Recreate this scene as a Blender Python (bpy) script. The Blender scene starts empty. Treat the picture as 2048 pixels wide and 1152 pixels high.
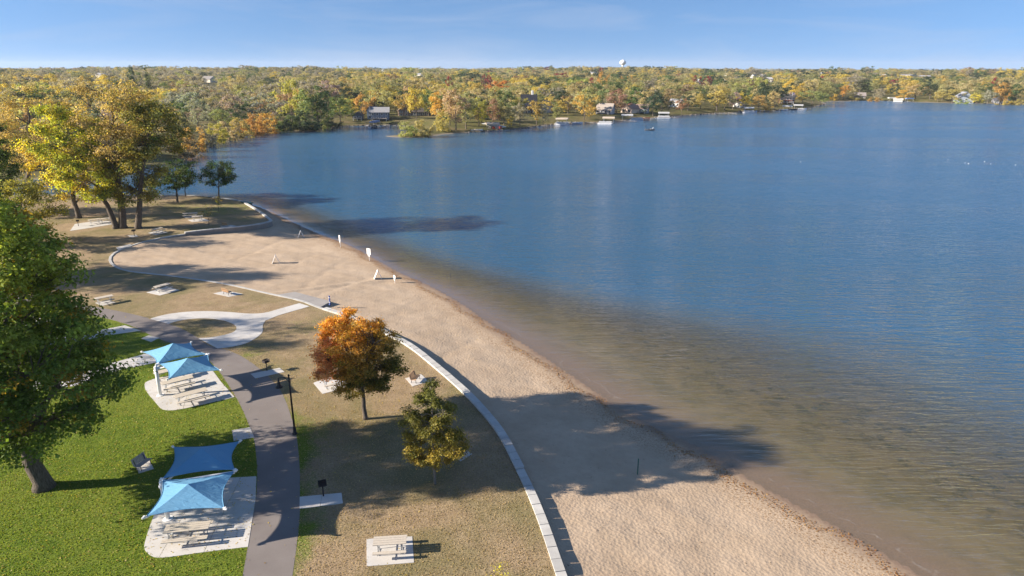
import bpy, bmesh, math, random
import numpy as np
from mathutils import Vector, Matrix
from mathutils.geometry import delaunay_2d_cdt, tessellate_polygon
R = math.radians
SC = bpy.context.scene
COL = SC.collection
random.seed(4)

# ------------------------------------------------------------------ camera, sky, sun, exposure
EYE = 25.8; PITCH = 17.8; FPX = 1365.3
cam = bpy.data.cameras.new('camera'); camo = bpy.data.objects.new('camera', cam); COL.objects.link(camo)
cam.sensor_width = 36; cam.lens = 24.0; cam.clip_start = 0.5; cam.clip_end = 30000
camo.location = (0, 0, EYE); camo.rotation_euler = (R(90-PITCH), R(0.0), 0)
SC.camera = camo
SC.view_settings.view_transform = 'Standard'; SC.view_settings.look = 'None'
SC.view_settings.gamma = 1; SC.view_settings.use_curve_mapping = False
SC.view_settings.exposure = 1.36
SC.render.engine = 'CYCLES'
SC.cycles.max_bounces = 7; SC.cycles.diffuse_bounces = 3; SC.cycles.glossy_bounces = 3
SC.cycles.transparent_max_bounces = 8; SC.cycles.transmission_bounces = 3
SC.cycles.sample_clamp_indirect = 6; SC.cycles.use_denoising = True
SUN_EL = 22.5; SUN_AZ = 8.5
sx_, sy_, sz_ = -math.cos(R(SUN_EL))*math.cos(R(SUN_AZ)), -math.cos(R(SUN_EL))*math.sin(R(SUN_AZ)), math.sin(R(SUN_EL))
world = bpy.data.worlds.new('World'); SC.world = world; world.use_nodes = True
wn = world.node_tree; wn.nodes.clear()
def wN(t): return wn.nodes.new(t)
tc = wN('ShaderNodeTexCoord'); sep = wN('ShaderNodeSeparateXYZ'); comb = wN('ShaderNodeCombineXYZ')
wn.links.new(tc.outputs['Generated'], sep.inputs[0])
ma = wN('ShaderNodeMath'); ma.operation = 'MULTIPLY_ADD'; ma.inputs[1].default_value = 0.9; ma.inputs[2].default_value = 0.19
wn.links.new(sep.outputs['Z'], ma.inputs[0])
wn.links.new(sep.outputs['X'], comb.inputs['X']); wn.links.new(sep.outputs['Y'], comb.inputs['Y']); wn.links.new(ma.outputs[0], comb.inputs['Z'])
nrm = wN('ShaderNodeVectorMath'); nrm.operation = 'NORMALIZE'; wn.links.new(comb.outputs[0], nrm.inputs[0])
sky = wN('ShaderNodeTexSky'); sky.sky_type = 'NISHITA'; sky.sun_disc = False
sky.sun_elevation = R(SUN_EL); sky.sun_rotation = math.atan2(sx_, sy_)
sky.air_density = 1.0; sky.dust_density = 0.4; sky.ozone_density = 1.6; sky.altitude = 300
wn.links.new(nrm.outputs[0], sky.inputs['Vector'])
# thin cirrus wisps, laid on the sky dome
mp = wN('ShaderNodeMapping'); mp.inputs['Scale'].default_value = (1.4, 1.0, 9.0); mp.inputs['Rotation'].default_value = (0, R(14), R(10))
wn.links.new(tc.outputs['Generated'], mp.inputs['Vector'])
no = wN('ShaderNodeTexNoise'); no.inputs['Scale'].default_value = 2.6; no.inputs['Detail'].default_value = 7; no.inputs['Roughness'].default_value = 0.55
no.inputs['Distortion'].default_value = 0.6
wn.links.new(mp.outputs[0], no.inputs['Vector'])
cr = wN('ShaderNodeMapRange'); cr.inputs['From Min'].default_value = 0.46; cr.inputs['From Max'].default_value = 0.78; cr.inputs['To Max'].default_value = 0.45
wn.links.new(no.outputs[0], cr.inputs['Value'])
mixc = wN('ShaderNodeMix'); mixc.data_type = 'RGBA'
tint = wN('ShaderNodeMix'); tint.data_type = 'RGBA'; tint.blend_type = 'MULTIPLY'; tint.inputs['Factor'].default_value = 1.0
tint.inputs[7].default_value = (.70, .91, 1.14, 1)
wn.links.new(sky.outputs[0], tint.inputs[6])
wn.links.new(cr.outputs[0], mixc.inputs['Factor']); wn.links.new(tint.outputs[2], mixc.inputs[6]); mixc.inputs[7].default_value = (3.4, 4.0, 5.2, 1)
bg = wN('ShaderNodeBackground'); bg.inputs['Strength'].default_value = 0.061
wn.links.new(mixc.outputs[2], bg.inputs['Color'])
wo = wN('ShaderNodeOutputWorld'); wn.links.new(bg.outputs[0], wo.inputs['Surface'])
sl = bpy.data.lights.new('sun', 'SUN'); sl.energy = 5.0; sl.angle = R(0.6); sl.color = (1.0, 0.89, 0.75)
so = bpy.data.objects.new('sun', sl); COL.objects.link(so)
so.rotation_euler = Vector((sx_, sy_, sz_)).to_track_quat('Z', 'Y').to_euler()

# ------------------------------------------------------------------ surveying helpers
ca, sa = math.cos(R(PITCH)), math.sin(R(PITCH))
def ray(px, py):
    u = (px-1024)/FPX; v = (py-576)/FPX
    return Vector((u, ca - v*sa, -sa - v*ca))
def G(px, py, z=0.0):
    d = ray(px, py); t = (EYE-z)/(-d.z)
    return Vector((d.x*t, d.y*t, z))
WATER = -1.1
def catmull(pts, n=6, closed=False):
    P = [np.array(p, float) for p in pts]; out = []
    m = len(P)
    for i in range(m if closed else m-1):
        p0 = P[(i-1) % m] if (closed or i > 0) else 2*P[0]-P[1]
        p1 = P[i]; p2 = P[(i+1) % m]
        p3 = P[(i+2) % m] if (closed or i+2 < m) else 2*P[-1]-P[-2]
        for k in range(n):
            t = k/n
            out.append(0.5*((2*p1)+(-p0+p2)*t+(2*p0-5*p1+4*p2-p3)*t*t+(-p0+3*p1-3*p2+p3)*t**3))
    if not closed: out.append(P[-1])
    return np.array(out)
def dist_poly(X, Y, L, vals=None, closed=False):
    """distance from points to polyline L (n,2); optionally the interpolated value at the nearest point"""
    best = np.full(X.shape, 1e9); bv = np.zeros(X.shape)
    m = len(L)
    for i in range(m if closed else m-1):
        a = L[i]; b = L[(i+1) % m]; d = b-a; l2 = float(d@d)+1e-12
        t = np.clip(((X-a[0])*d[0]+(Y-a[1])*d[1])/l2, 0, 1)
        q = np.hypot(X-(a[0]+t*d[0]), Y-(a[1]+t*d[1]))
        k = q < best
        best = np.where(k, q, best)
        if vals is not None:
            v = vals[i]+(vals[(i+1) % m]-vals[i])*t; bv = np.where(k, v, bv)
    return (best, bv) if vals is not None else best
def inside(X, Y, L):
    r = np.zeros(X.shape, bool); m = len(L); j = m-1
    for i in range(m):
        xi, yi = L[i][0], L[i][1]; xj, yj = L[j][0], L[j][1]
        c = ((yi > Y) != (yj > Y)) & (X < (xj-xi)*(Y-yi)/(yj-yi+1e-12)+xi)
        r ^= c; j = i
    return r
def vnoise(x, y, s, seed=0):
    r = np.random.RandomState(seed); v = 0
    for k in range(7):
        a = r.rand()*6.28; f = (0.6+r.rand()*1.6)*6.28/s
        v = v+np.sin((x*math.cos(a)+y*math.sin(a))*f+r.rand()*6.28)
    return v/7**.5/1.2

# ------------------------------------------------------------------ mesh helpers
def tag(o, label=None, cat=None, group=None, kind=None):
    if label: o['label'] = label
    if cat: o['category'] = cat
    if group: o['group'] = group
    if kind: o['kind'] = kind
    return o
def empty(name, loc=(0, 0, 0), rz=0.0):
    o = bpy.data.objects.new(name, None); COL.objects.link(o); o.location = loc; o.rotation_euler = (0, 0, rz)
    o.empty_display_size = 0.3
    return o
class MB:
    def __init__(s): s.v = []; s.f = []
    def add(s, vs, fs):
        b = len(s.v); s.v += [tuple(v) for v in vs]; s.f += [tuple(b+i for i in f) for f in fs]; return s
    def box(s, c, d, rz=0.0, rx=0.0, ry=0.0):
        M = Matrix.Translation(c) @ Matrix.Rotation(rz, 4, 'Z') @ Matrix.Rotation(ry, 4, 'Y') @ Matrix.Rotation(rx, 4, 'X')
        x, y, z = d[0]/2, d[1]/2, d[2]/2
        b = min(x, y, z)*0.25
        vs = []
        for sz in (-1, 1):
            for (px, py) in ((-x+b, -y), (x-b, -y), (x, -y+b), (x, y-b), (x-b, y), (-x+b, y), (-x, y-b), (-x, -y+b)):
                vs.append(M @ Vector((px, py, sz*z)))
        fs = [(7, 6, 5, 4, 3, 2, 1, 0), (8, 9, 10, 11, 12, 13, 14, 15)]+[(i, (i+1) % 8, 8+(i+1) % 8, 8+i) for i in range(8)]
        return s.add(vs, fs)
    def bar(s, a, b, w, h=None):
        a, b = Vector(a), Vector(b); d = b-a; L = d.length; h = h or w
        q = d.to_track_quat('X', 'Z').to_matrix().to_4x4(); M = Matrix.Translation((a+b)/2) @ q
        vs = [M @ Vector((sx*L/2, sy*w/2, sz*h/2)) for sx in (-1, 1) for sy in (-1, 1) for sz in (-1, 1)]
        return s.add(vs, [(0, 1, 3, 2), (4, 6, 7, 5), (0, 4, 5, 1), (2, 3, 7, 6), (0, 2, 6, 4), (1, 5, 7, 3)])
    def tube(s, pts, rad, n=8, cap=True):
        pts = [Vector(p) for p in pts]
        if not hasattr(rad, '__len__'): rad = [rad]*len(pts)
        base = len(s.v)
        for i, p in enumerate(pts):
            d = (pts[min(i+1, len(pts)-1)]-pts[max(i-1, 0)])
            if d.length < 1e-6: d = Vector((0, 0, 1))
            d.normalize(); u = d.cross(Vector((0, 1, 0)) if abs(d.y) < .9 else Vector((1, 0, 0))).normalized(); w = d.cross(u)
            for k in range(n):
                a = 2*math.pi*k/n; s.v.append(tuple(p+(u*math.cos(a)+w*math.sin(a))*rad[i]))
        for i in range(len(pts)-1):
            for k in range(n):
                a = base+i*n+k; b = base+i*n+(k+1) % n
                s.f.append((a, b, b+n, a+n))
        if cap:
            s.f.append(tuple(base+k for k in reversed(range(n)))); s.f.append(tuple(base+(len(pts)-1)*n+k for k in range(n)))
        return s
    def lathe(s, prof, n=14, c=(0, 0, 0)):
        base = len(s.v)
        for r, z in prof:
            for k in range(n):
                a = 2*math.pi*k/n; s.v.append((c[0]+r*math.cos(a), c[1]+r*math.sin(a), c[2]+z))
        for i in range(len(prof)-1):
            for k in range(n):
                a = base+i*n+k; b = base+i*n+(k+1) % n; s.f.append((a, b, b+n, a+n))
        s.f.append(tuple(base+k for k in reversed(range(n)))); s.f.append(tuple(base+(len(prof)-1)*n+k for k in range(n)))
        return s
    def prism(s, poly, z0, z1):
        n = len(poly)
        area = sum(poly[i][0]*poly[(i+1) % n][1]-poly[(i+1) % n][0]*poly[i][1] for i in range(n))
        if area < 0: poly = list(poly)[::-1]
        vs = [(p[0], p[1], z0) for p in poly]+[(p[0], p[1], z1) for p in poly]
        tri = tessellate_polygon([[Vector((p[0], p[1], 0)) for p in poly]])
        fs = [tuple(n+i for i in (t if _ccw(poly, t) else t[::-1])) for t in tri]
        fs += [(i, (i+1) % n, n+(i+1) % n, n+i) for i in range(n)]
        return s.add(vs, fs)
    def build(s, name, mat, parent=None, smooth=False):
        me = bpy.data.meshes.new(name); me.from_pydata(s.v, [], s.f); me.update()
        if mat: me.materials.append(mat)
        if smooth:
            me.polygons.foreach_set('use_smooth', [True]*len(me.polygons))
        o = bpy.data.objects.new(name, me); COL.objects.link(o)
        if parent: o.parent = parent
        return o
def _ccw(p, t):
    a, b, c = (p[i] for i in t)
    return (b[0]-a[0])*(c[1]-a[1])-(b[1]-a[1])*(c[0]-a[0]) > 0
def link_mesh(name, me, parent=None):
    o = bpy.data.objects.new(name, me); COL.objects.link(o)
    if parent: o.parent = parent
    return o
def copy_tree(o, parent=None):
    c = o.copy(); COL.objects.link(c); c.parent = parent
    for ch in list(o.children): copy_tree(ch, c)
    return c
def grid_mesh(name, X, Y, Z, attrs, mat, smooth=True):
    ny, nx = X.shape
    me = bpy.data.meshes.new(name)
    co = np.stack([X, Y, Z], -1).reshape(-1, 3).astype(np.float32)
    me.vertices.add(len(co)); me.vertices.foreach_set('co', co.ravel())
    i = np.arange((ny-1)*(nx-1)); r = i//(nx-1); c = i % (nx-1); a = r*nx+c
    q = np.stack([a, a+1, a+nx+1, a+nx], -1).astype(np.int32)
    me.loops.add(q.size); me.loops.foreach_set('vertex_index', q.ravel())
    me.polygons.add(len(q)); me.polygons.foreach_set('loop_start', (np.arange(len(q))*4).astype(np.int32))
    me.polygons.foreach_set('use_smooth', [smooth]*len(q))
    me.update(calc_edges=True)
    for k, v in attrs.items():
        at = me.attributes.new(k, 'FLOAT', 'POINT'); at.data.foreach_set('value', v.ravel().astype(np.float32))
    me.materials.append(mat)
    o = bpy.data.objects.new(name, me); COL.objects.link(o)
    return o

# ------------------------------------------------------------------ materials
class Mt:
    def __init__(s, name):
        s.m = bpy.data.materials.new(name); s.m.use_nodes = True; s.t = s.m.node_tree; s.t.nodes.clear()
        s.out = s.t.nodes.new('ShaderNodeOutputMaterial')
    def n(s, typ, **kw):
        nd = s.t.nodes.new(typ)
        for k, v in kw.items():
            if k.startswith('i_'):
                key = k[2:]
                key = int(key) if key.isdigit() else key.replace('_', ' ')
                if isinstance(v, bpy.types.NodeSocket): s.t.links.new(v, nd.inputs[key])
                else: nd.inputs[key].default_value = v
            else: setattr(nd, k, v)
        return nd
    def link(s, a, b): s.t.links.new(a, b)
    def pos(s): return s.n('ShaderNodeNewGeometry').outputs['Position']
    def obj(s): return s.n('ShaderNodeTexCoord').outputs['Object']
    def noise(s, vec, scale, detail=4, rough=.55, dist=0.0):
        return s.n('ShaderNodeTexNoise', i_Vector=vec, i_Scale=scale, i_Detail=detail, i_Roughness=rough, i_Distortion=dist).outputs[0]
    def rng(s, v, a, b, c=0.0, d=1.0):
        return s.n('ShaderNodeMapRange', i_0=v, i_1=a, i_2=b, i_3=c, i_4=d).outputs[0]
    def mix(s, f, a, b, blend='MIX'):
        nd = s.n('ShaderNodeMix', data_type='RGBA', blend_type=blend)
        for idx, v in ((0, f), (6, a), (7, b)):
            if isinstance(v, bpy.types.NodeSocket): s.link(v, nd.inputs[idx])
            elif idx: nd.inputs[idx].default_value = (*v, 1)
            else: nd.inputs[idx].default_value = v
        return nd.outputs[2]
    def math(s, op, a, b=None, c=None):
        nd = s.n('ShaderNodeMath', operation=op)
        for i, v in enumerate((a, b, c)):
            if v is None: continue
            if isinstance(v, bpy.types.NodeSocket): s.link(v, nd.inputs[i])
            else: nd.inputs[i].default_value = v
        return nd.outputs[0]
    def bump(s, h, strength=.5, dist=.05, normal=None):
        nd = s.n('ShaderNodeBump', i_Strength=strength, i_Distance=dist, i_Height=h)
        if normal: s.link(normal, nd.inputs['Normal'])
        return nd.outputs[0]
    def principled(s, col, rough=.8, normal=None, metal=0.0, spec=.3):
        p = s.n('ShaderNodeBsdfPrincipled')
        if isinstance(col, bpy.types.NodeSocket): s.link(col, p.inputs['Base Color'])
        else: p.inputs['Base Color'].default_value = (*col, 1)
        if isinstance(rough, bpy.types.NodeSocket): s.link(rough, p.inputs['Roughness'])
        else: p.inputs['Roughness'].default_value = rough
        p.inputs['Metallic'].default_value = metal
        p.inputs['Specular IOR Level'].default_value = spec
        if normal: s.link(normal, p.inputs['Normal'])
        return p.outputs[0]
    def done(s, sh): s.link(sh, s.out.inputs['Surface']); return s.m
def simple(name, col, rough=.7, var=.18, scale=3.0, metal=0.0, bump=0.0, spec=.3, objc=False):
    m = Mt(name); v = m.obj()
    n1 = m.noise(v, scale, 6, .65)
    a = tuple(c*(1-var) for c in col); b = tuple(min(1, c*(1+var)) for c in col)
    c = m.mix(m.rng(n1, .3, .7), a, b)
    if objc: c = m.mix(1.0, c, m.n('ShaderNodeObjectInfo').outputs['Color'], 'MULTIPLY')
    nm = m.bump(m.noise(v, scale*8, 3), bump, .01) if bump else None
    return m.done(m.principled(c, rough, nm, metal, spec))
M = {}
M['white_paint'] = simple('white_paint', (.78, .78, .76), .45, .05)
M['black_metal'] = simple('black_metal', (.018, .018, .02), .45, .3)
M['galv'] = simple('galvanised_steel', (.36, .38, .40), .45, .15, 8, .6)
M['plank'] = simple('weathered_plank', (.50, .44, .36), .75, .12, 9, bump=.2)
M['tan_plank'] = simple('tan_plank', (.48, .30, .17), .7, .15, 9, bump=.2)
M['grey_plank'] = simple('grey_plank', (.36, .32, .30), .75, .15, 9, bump=.2)
M['rust_steel'] = simple('grill_steel', (.035, .028, .028), .8, .5, 10)
M['dock_wood'] = simple('dock_wood', (.34, .30, .26), .85, .25, 1.5)
M['white_vinyl'] = simple('white_vinyl', (.45, .45, .45), .5, .06)
M['tan_vinyl'] = simple('tan_vinyl', (.50, .42, .33), .55, .08)
M['blue_vinyl'] = simple('blue_vinyl', (.10, .16, .30), .55, .1)
M['boat_hull'] = simple('boat_hull', (.66, .66, .68), .35, .08)
M['boat_dark'] = simple('boat_dark', (.06, .07, .09), .4, .2)
M['red_hull'] = simple('red_hull', (.38, .06, .04), .45, .2)
M['glass'] = simple('window_glass', (.035, .05, .065), .12, .3, spec=.8)
M['trim'] = simple('white_trim', (.72, .72, .70), .6, .05)
M['house_wall'] = simple('house_siding', (1, 1, 1), .8, .08, .6, objc=True)
M['house_roof'] = simple('shingle_roof', (1, 1, 1), .9, .2, 1.2, objc=True)
M['stone'] = simple('riprap_stone', (.15, .13, .115), .9, .35, 1.0)
M['skin'] = simple('skin', (.45, .28, .2), .6)
M['dark_cloth'] = simple('dark_cloth', (.03, .035, .05), .9)
M['pale_cloth'] = simple('pale_cloth', (.6, .6, .58), .9)
M['blue_post'] = simple('blue_paint', (.05, .09, .30), .5)
M['green_post'] = simple('green_post', (.03, .10, .08), .5)

m = Mt('bark'); v = m.obj()
mpn = m.n('ShaderNodeMapping'); mpn.inputs['Scale'].default_value = (5, 5, 0.9); m.link(v, mpn.inputs[0])
nz = m.noise(mpn.outputs[0], 3, 7, .7)
M['bark'] = m.done(m.principled(m.mix(m.rng(nz, .35, .65), (.055, .043, .033), (.20, .165, .13)), .9, m.bump(nz, 1.0, .12)))
m = Mt('pale_bark'); v = m.obj()
M['pale_bark'] = m.done(m.principled(m.mix(m.noise(v, 6, 5), (.13, .11, .09), (.27, .24, .20)), .9))

def foliage(name, mode):
    m = Mt(name)
    col = m.n('ShaderNodeAttribute', attribute_name='Col').outputs['Color']
    if mode == 'object': col = m.mix(1.0, col, m.n('ShaderNodeObjectInfo').outputs['Color'], 'MULTIPLY')
    if mode == 'instance': col = m.mix(1.0, col, m.n('ShaderNodeAttribute', attribute_name='tint', attribute_type='INSTANCER').outputs['Color'], 'MULTIPLY')
    p = m.principled(col, .6, None, 0, .25)
    tcol = m.mix(1.0, col, (1.15, 1.1, .55), 'MULTIPLY')
    tr = m.n('ShaderNodeBsdfTranslucent'); m.link(tcol, tr.inputs['Color'])
    ms = m.n('ShaderNodeMixShader', i_0=.46); m.link(p, ms.inputs[1]); m.link(tr.outputs[0], ms.inputs[2])
    return m.done(ms.outputs[0])
M['leaf'] = foliage('foliage', 'plain'); M['leaf_far'] = foliage('foliage_far', 'object'); M['leaf_wood'] = foliage('foliage_wood', 'instance')

# lawn
m = Mt('lawn'); v = m.pos()
gr = m.n('ShaderNodeAttribute', attribute_name='green').outputs['Fac']
big = m.noise(v, .13, 5, .6, .5); mid = m.noise(v, .9, 5, .65); fine = m.noise(v, 7, 4, .7); vf = m.noise(v, 26, 3, .7)
g1 = m.mix(m.rng(mid, .35, .65), (.105, .165, .016), (.205, .255, .030))
g1 = m.mix(m.rng(fine, .35, .68, 0, .8), g1, (.050, .085, .012))
g1 = m.mix(m.rng(big, .45, .7, 0, .6), g1, (.20, .21, .04))
t1 = m.mix(m.rng(mid, .3, .7), (.30, .215, .13), (.44, .33, .205))
t1 = m.mix(m.rng(fine, .38, .72, 0, .75), t1, (.16, .115, .068))
t1 = m.mix(m.rng(big, .42, .62, 0, .55), t1, (.13, .135, .045))
gf = m.math('ADD', gr, m.math('MULTIPLY', m.math('SUBTRACT', mid, .5), .9))
gf = m.math('ADD', gf, m.math('MULTIPLY', m.math('SUBTRACT', fine, .5), .7))
c = m.mix(m.rng(gf, .32, .68), t1, g1)
c = m.mix(m.rng(vf, .62, .75, 0, .35), c, (.34, .28, .12))
hh = m.math('ADD', m.math('MULTIPLY', fine, 1.0), m.math('MULTIPLY', vf, .5))
M['lawn'] = m.done(m.principled(c, .95, m.bump(hh, .9, .09), 0, .1))

# sand and lake bed
m = Mt('sand'); v = m.pos()
off = m.n('ShaderNodeAttribute', attribute_name='off').outputs['Fac']      # metres out from the waterline, negative on the beach
n1 = m.noise(v, .25, 5, .6, .4); n2 = m.noise(v, 2.2, 5, .65); n3 = m.noise(v, 9, 3, .6)
vor = m.n('ShaderNodeTexVoronoi', i_Vector=v, i_Scale=4.8, feature='SMOOTH_F1'); vor.inputs['Smoothness'].default_value = .35
vd = vor.outputs['Distance']
dry = m.mix(m.rng(n1, .35, .65), (.400, .300, .205), (.475, .365, .258))
dry = m.mix(m.rng(n2, .45, .75, 0, .35), dry, (.32, .225, .16))
offn = m.math('ADD', off, m.math('MULTIPLY', m.math('SUBTRACT', n2, .5), 1.6))
offn = m.math('ADD', offn, m.math('MULTIPLY', m.math('SUBTRACT', n1, .5), 1.5))
wet = m.mix(m.rng(n3, .3, .7), (.27, .185, .125), (.21, .145, .10))
c = m.mix(m.rng(offn, -1.7, -.25), dry, wet)
crumb = m.math('MULTIPLY', m.rng(offn, -4.0, -2.6), m.rng(offn, -.6, -1.4))
c = m.mix(m.math('MULTIPLY', crumb, m.rng(n3, .5, .62)), c, (.24, .15, .08))
bed = m.mix(m.rng(m.noise(v, .5, 5, .65), .42, .62), (.27, .205, .11), (.19, .15, .075))
c = m.mix(m.rng(offn, 1.2, 6), c, bed)
c = m.mix(m.math('MULTIPLY', m.rng(offn, 6, 14), m.rng(m.noise(v, .8, 6, .7), .52, .6)), c, (.05, .06, .03))
hgt = m.math('ADD', m.math('MULTIPLY', vd, .8), m.math('MULTIPLY', n2, .6)); hgt = m.math('ADD', hgt, m.math('MULTIPLY', n3, .35))
bst = m.rng(off, -3.0, -.6, .95, .12)
bn = m.n('ShaderNodeBump', i_Distance=.032, i_Height=hgt); m.link(bst, bn.inputs['Strength'])
rg = m.rng(offn, -1.0, .2, .95, .45)
M['sand'] = m.done(m.principled(c, rg, bn.outputs[0], 0, .25))

# asphalt, concrete
m = Mt('asphalt'); v = m.pos()
n1 = m.noise(v, .5, 5); n2 = m.noise(v, 30, 3, .7)
c = m.mix(m.rng(n1, .3, .7), (.185, .162, .150), (.225, .20, .185)); c = m.mix(m.rng(n2, .4, .7, 0, .4), c, (.16, .135, .12))
M['asphalt'] = m.done(m.principled(c, .95, m.bump(n2, .3, .01), 0, .15))
def concrete(name, a, b, d):
    m = Mt(name); v = m.pos(); n1 = m.noise(v, .7, 6, .65); n2 = m.noise(v, 9, 5, .7)
    oi = m.n('ShaderNodeObjectInfo').outputs['Random']
    c = m.mix(m.rng(n1, .3, .7), a, b); c = m.mix(m.rng(n2, .5, .75, 0, .3), c, d)
    c = m.mix(m.rng(oi, 0, 1, 0, .35), c, d)
    st_ = m.noise(v, .35, 6, .7, 1.0); c = m.mix(m.rng(st_, .52, .66, 0, .35), c, d)
    return m.done(m.principled(c, .9, m.bump(n2, .15, .01), 0, .2))
M['concrete'] = concrete('concrete', (.50, .475, .44), (.60, .58, .55), (.38, .36, .33))
M['capstone'] = concrete('capstone', (.42, .41, .385), (.58, .565, .53), (.27, .26, .245))
M['blockwall'] = concrete('block_wall', (.24, .215, .19), (.31, .28, .25), (.2, .18, .16))
M['mat'] = concrete('gravel_mat', (.30, .28, .26), (.36, .335, .31), (.24, .22, .21))

# far land
m = Mt('far_land'); v = m.pos()
el = m.n('ShaderNodeAttribute', attribute_name='shore').outputs['Fac']
n1 = m.noise(v, .02, 6, .6); n2 = m.noise(v, .12, 6, .65); n3 = m.noise(v, .9, 4)
c = m.mix(m.rng(n2, .4, .6), (.10, .10, .035), (.19, .15, .075)); c = m.mix(m.rng(n1, .45, .6, 0, .6), c, (.12, .12, .03))
c = m.mix(m.rng(n3, .4, .7, 0, .5), c, (.06, .055, .03))
c = m.mix(m.rng(el, 0, 3.0), (.26, .21, .16), c)
M['far_land'] = m.done(m.principled(c, .95, m.bump(n3, .5, .2), 0, .1))

# water
m = Mt('lake_water'); v = m.pos()
off = m.n('ShaderNodeAttribute', attribute_name='off').outputs['Fac']; calm = m.n('ShaderNodeAttribute', attribute_name='calm').outputs['Fac']
def mapped(vec, sc, rz):
    q = m.n('ShaderNodeMapping'); m.link(vec, q.inputs[0]); q.inputs['Scale'].default_value = sc; q.inputs['Rotation'].default_value = (0, 0, R(rz)); return q.outputs[0]
w1 = m.noise(mapped(v, (.30, 1.9, 1), -14), .95, 3, .5, .6)
rdg = m.math('SUBTRACT', 1.0, m.math('MINIMUM', 1.0, m.math('MULTIPLY', m.math('ABSOLUTE', m.math('SUBTRACT', m.noise(mapped(v, (.22, 1.5, 1), -17), .75, 3, .5, .8), .5)), 7.0)))
w2 = m.noise(mapped(v, (.6, 1.5, 1), 8), 2.6, 3, .55, .4)
w3 = m.noise(mapped(v, (.7, 1.3, 1), -5), .30, 3, .6, .3)
w4 = m.noise(v, 7.0, 2, .5)
gust = m.noise(mapped(v, (.35, 1.6, 1), -6), .018, 4, .55, .6)
h = m.math('ADD', m.math('MULTIPLY', w1, .30), m.math('MULTIPLY', w2, .075)); h = m.math('ADD', h, m.math('MULTIPLY', w3, .34)); h = m.math('ADD', h, m.math('MULTIPLY', w4, .012)); h = m.math('ADD', h, m.math('MULTIPLY', rdg, .075))
st = m.math('MULTIPLY', m.rng(off, 0, 9, .06, 1.15), m.rng(calm, 0, 1, 1.0, .10))
st = m.math('MULTIPLY', st, m.rng(gust, .38, .62, .6, 1.2))
bn = m.n('ShaderNodeBump', i_Distance=1.0, i_Height=h); m.link(st, bn.inputs['Strength'])
gl = m.n('ShaderNodeBsdfGlossy'); gl.inputs['Color'].default_value = (.96, .97, 1, 1); m.link(bn.outputs[0], gl.inputs['Normal'])
m.link(m.math('MULTIPLY', m.rng(calm, 0, 1, 1.0, .25), m.math('MULTIPLY', m.rng(gust, .38, .62, .75, 1.25), m.rng(off, 15, 420, .05, .18))), gl.inputs['Roughness'])
dt = m.n('ShaderNodeVectorMath', operation='DOT_PRODUCT'); m.link(bn.outputs[0], dt.inputs[0]); m.link(m.n('ShaderNodeNewGeometry').outputs['Incoming'], dt.inputs[1])
cs_ = m.math('ABSOLUTE', dt.outputs['Value']); frs = m.math('ADD', m.rng(off, 10, 45, .02, .075), m.math('MULTIPLY', .93, m.math('POWER', m.math('SUBTRACT', 1.0, cs_), 5.0)))
tp = m.n('ShaderNodeBsdfTransparent'); tp.inputs['Color'].default_value = (.93, .95, .92, 1)
deep = m.n('ShaderNodeBsdfDiffuse')
m.link(m.mix(m.rng(off, 9, 40), (.092, .078, .044), (.031, .103, .188)), deep.inputs['Color'])
turb = m.n('ShaderNodeMixShader'); m.link(m.rng(off, 1.5, 27), turb.inputs[0]); m.link(tp.outputs[0], turb.inputs[1]); m.link(deep.outputs[0], turb.inputs[2])
fo_n = m.noise(v, .22, 4, .6, .8); fo_d = m.math('SUBTRACT', off, m.math('MULTIPLY', fo_n, 3.4)); fo_l = m.math('SUBTRACT', 1.0, m.math('MINIMUM', 1.0, m.math('MULTIPLY', m.math('ABSOLUTE', m.math('ADD', fo_d, .7)), 11.0)))
fo_s = m.math('MULTIPLY', m.math('MULTIPLY', fo_l, m.rng(m.noise(v, 1.1, 4, .7), .45, .62)), .2)
foam = m.n('ShaderNodeBsdfDiffuse'); foam.inputs['Color'].default_value = (.62, .60, .56, 1)
tf = m.n('ShaderNodeMixShader'); m.link(fo_s, tf.inputs[0]); m.link(turb.outputs[0], tf.inputs[1]); m.link(foam.outputs[0], tf.inputs[2]); turb = tf
ws = m.n('ShaderNodeMixShader'); m.link(frs, ws.inputs[0]); m.link(turb.outputs[0], ws.inputs[1]); m.link(gl.outputs[0], ws.inputs[2])
M['water'] = m.done(ws.outputs[0])

# sail cloth
m = Mt('sail_cloth'); v = m.obj(); n1 = m.noise(v, 60, 2)
fade = m.noise(v, .9, 5, .6); cz = m.n('ShaderNodeMapping'); m.link(v, cz.inputs[0]); cz.inputs['Scale'].default_value = (1, 3.2, 1); cz.inputs['Rotation'].default_value = (0, 0, .7)
crease = m.noise(cz.outputs[0], 1.6, 4, .6, .6)
col = m.mix(m.rng(n1, .3, .7), (.12, .31, .50), (.15, .36, .55)); col = m.mix(m.rng(fade, .45, .75, 0, .35), col, (.20, .40, .56))
p = m.principled(col, .75, m.bump(crease, .5, .12), 0, .3)
tr = m.n('ShaderNodeBsdfTranslucent'); m.link(col, tr.inputs['Color'])
ms = m.n('ShaderNodeMixShader', i_0=.15); m.link(p, ms.inputs[1]); m.link(tr.outputs[0], ms.inputs[2])
M['sail'] = m.done(ms.outputs[0])

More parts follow.
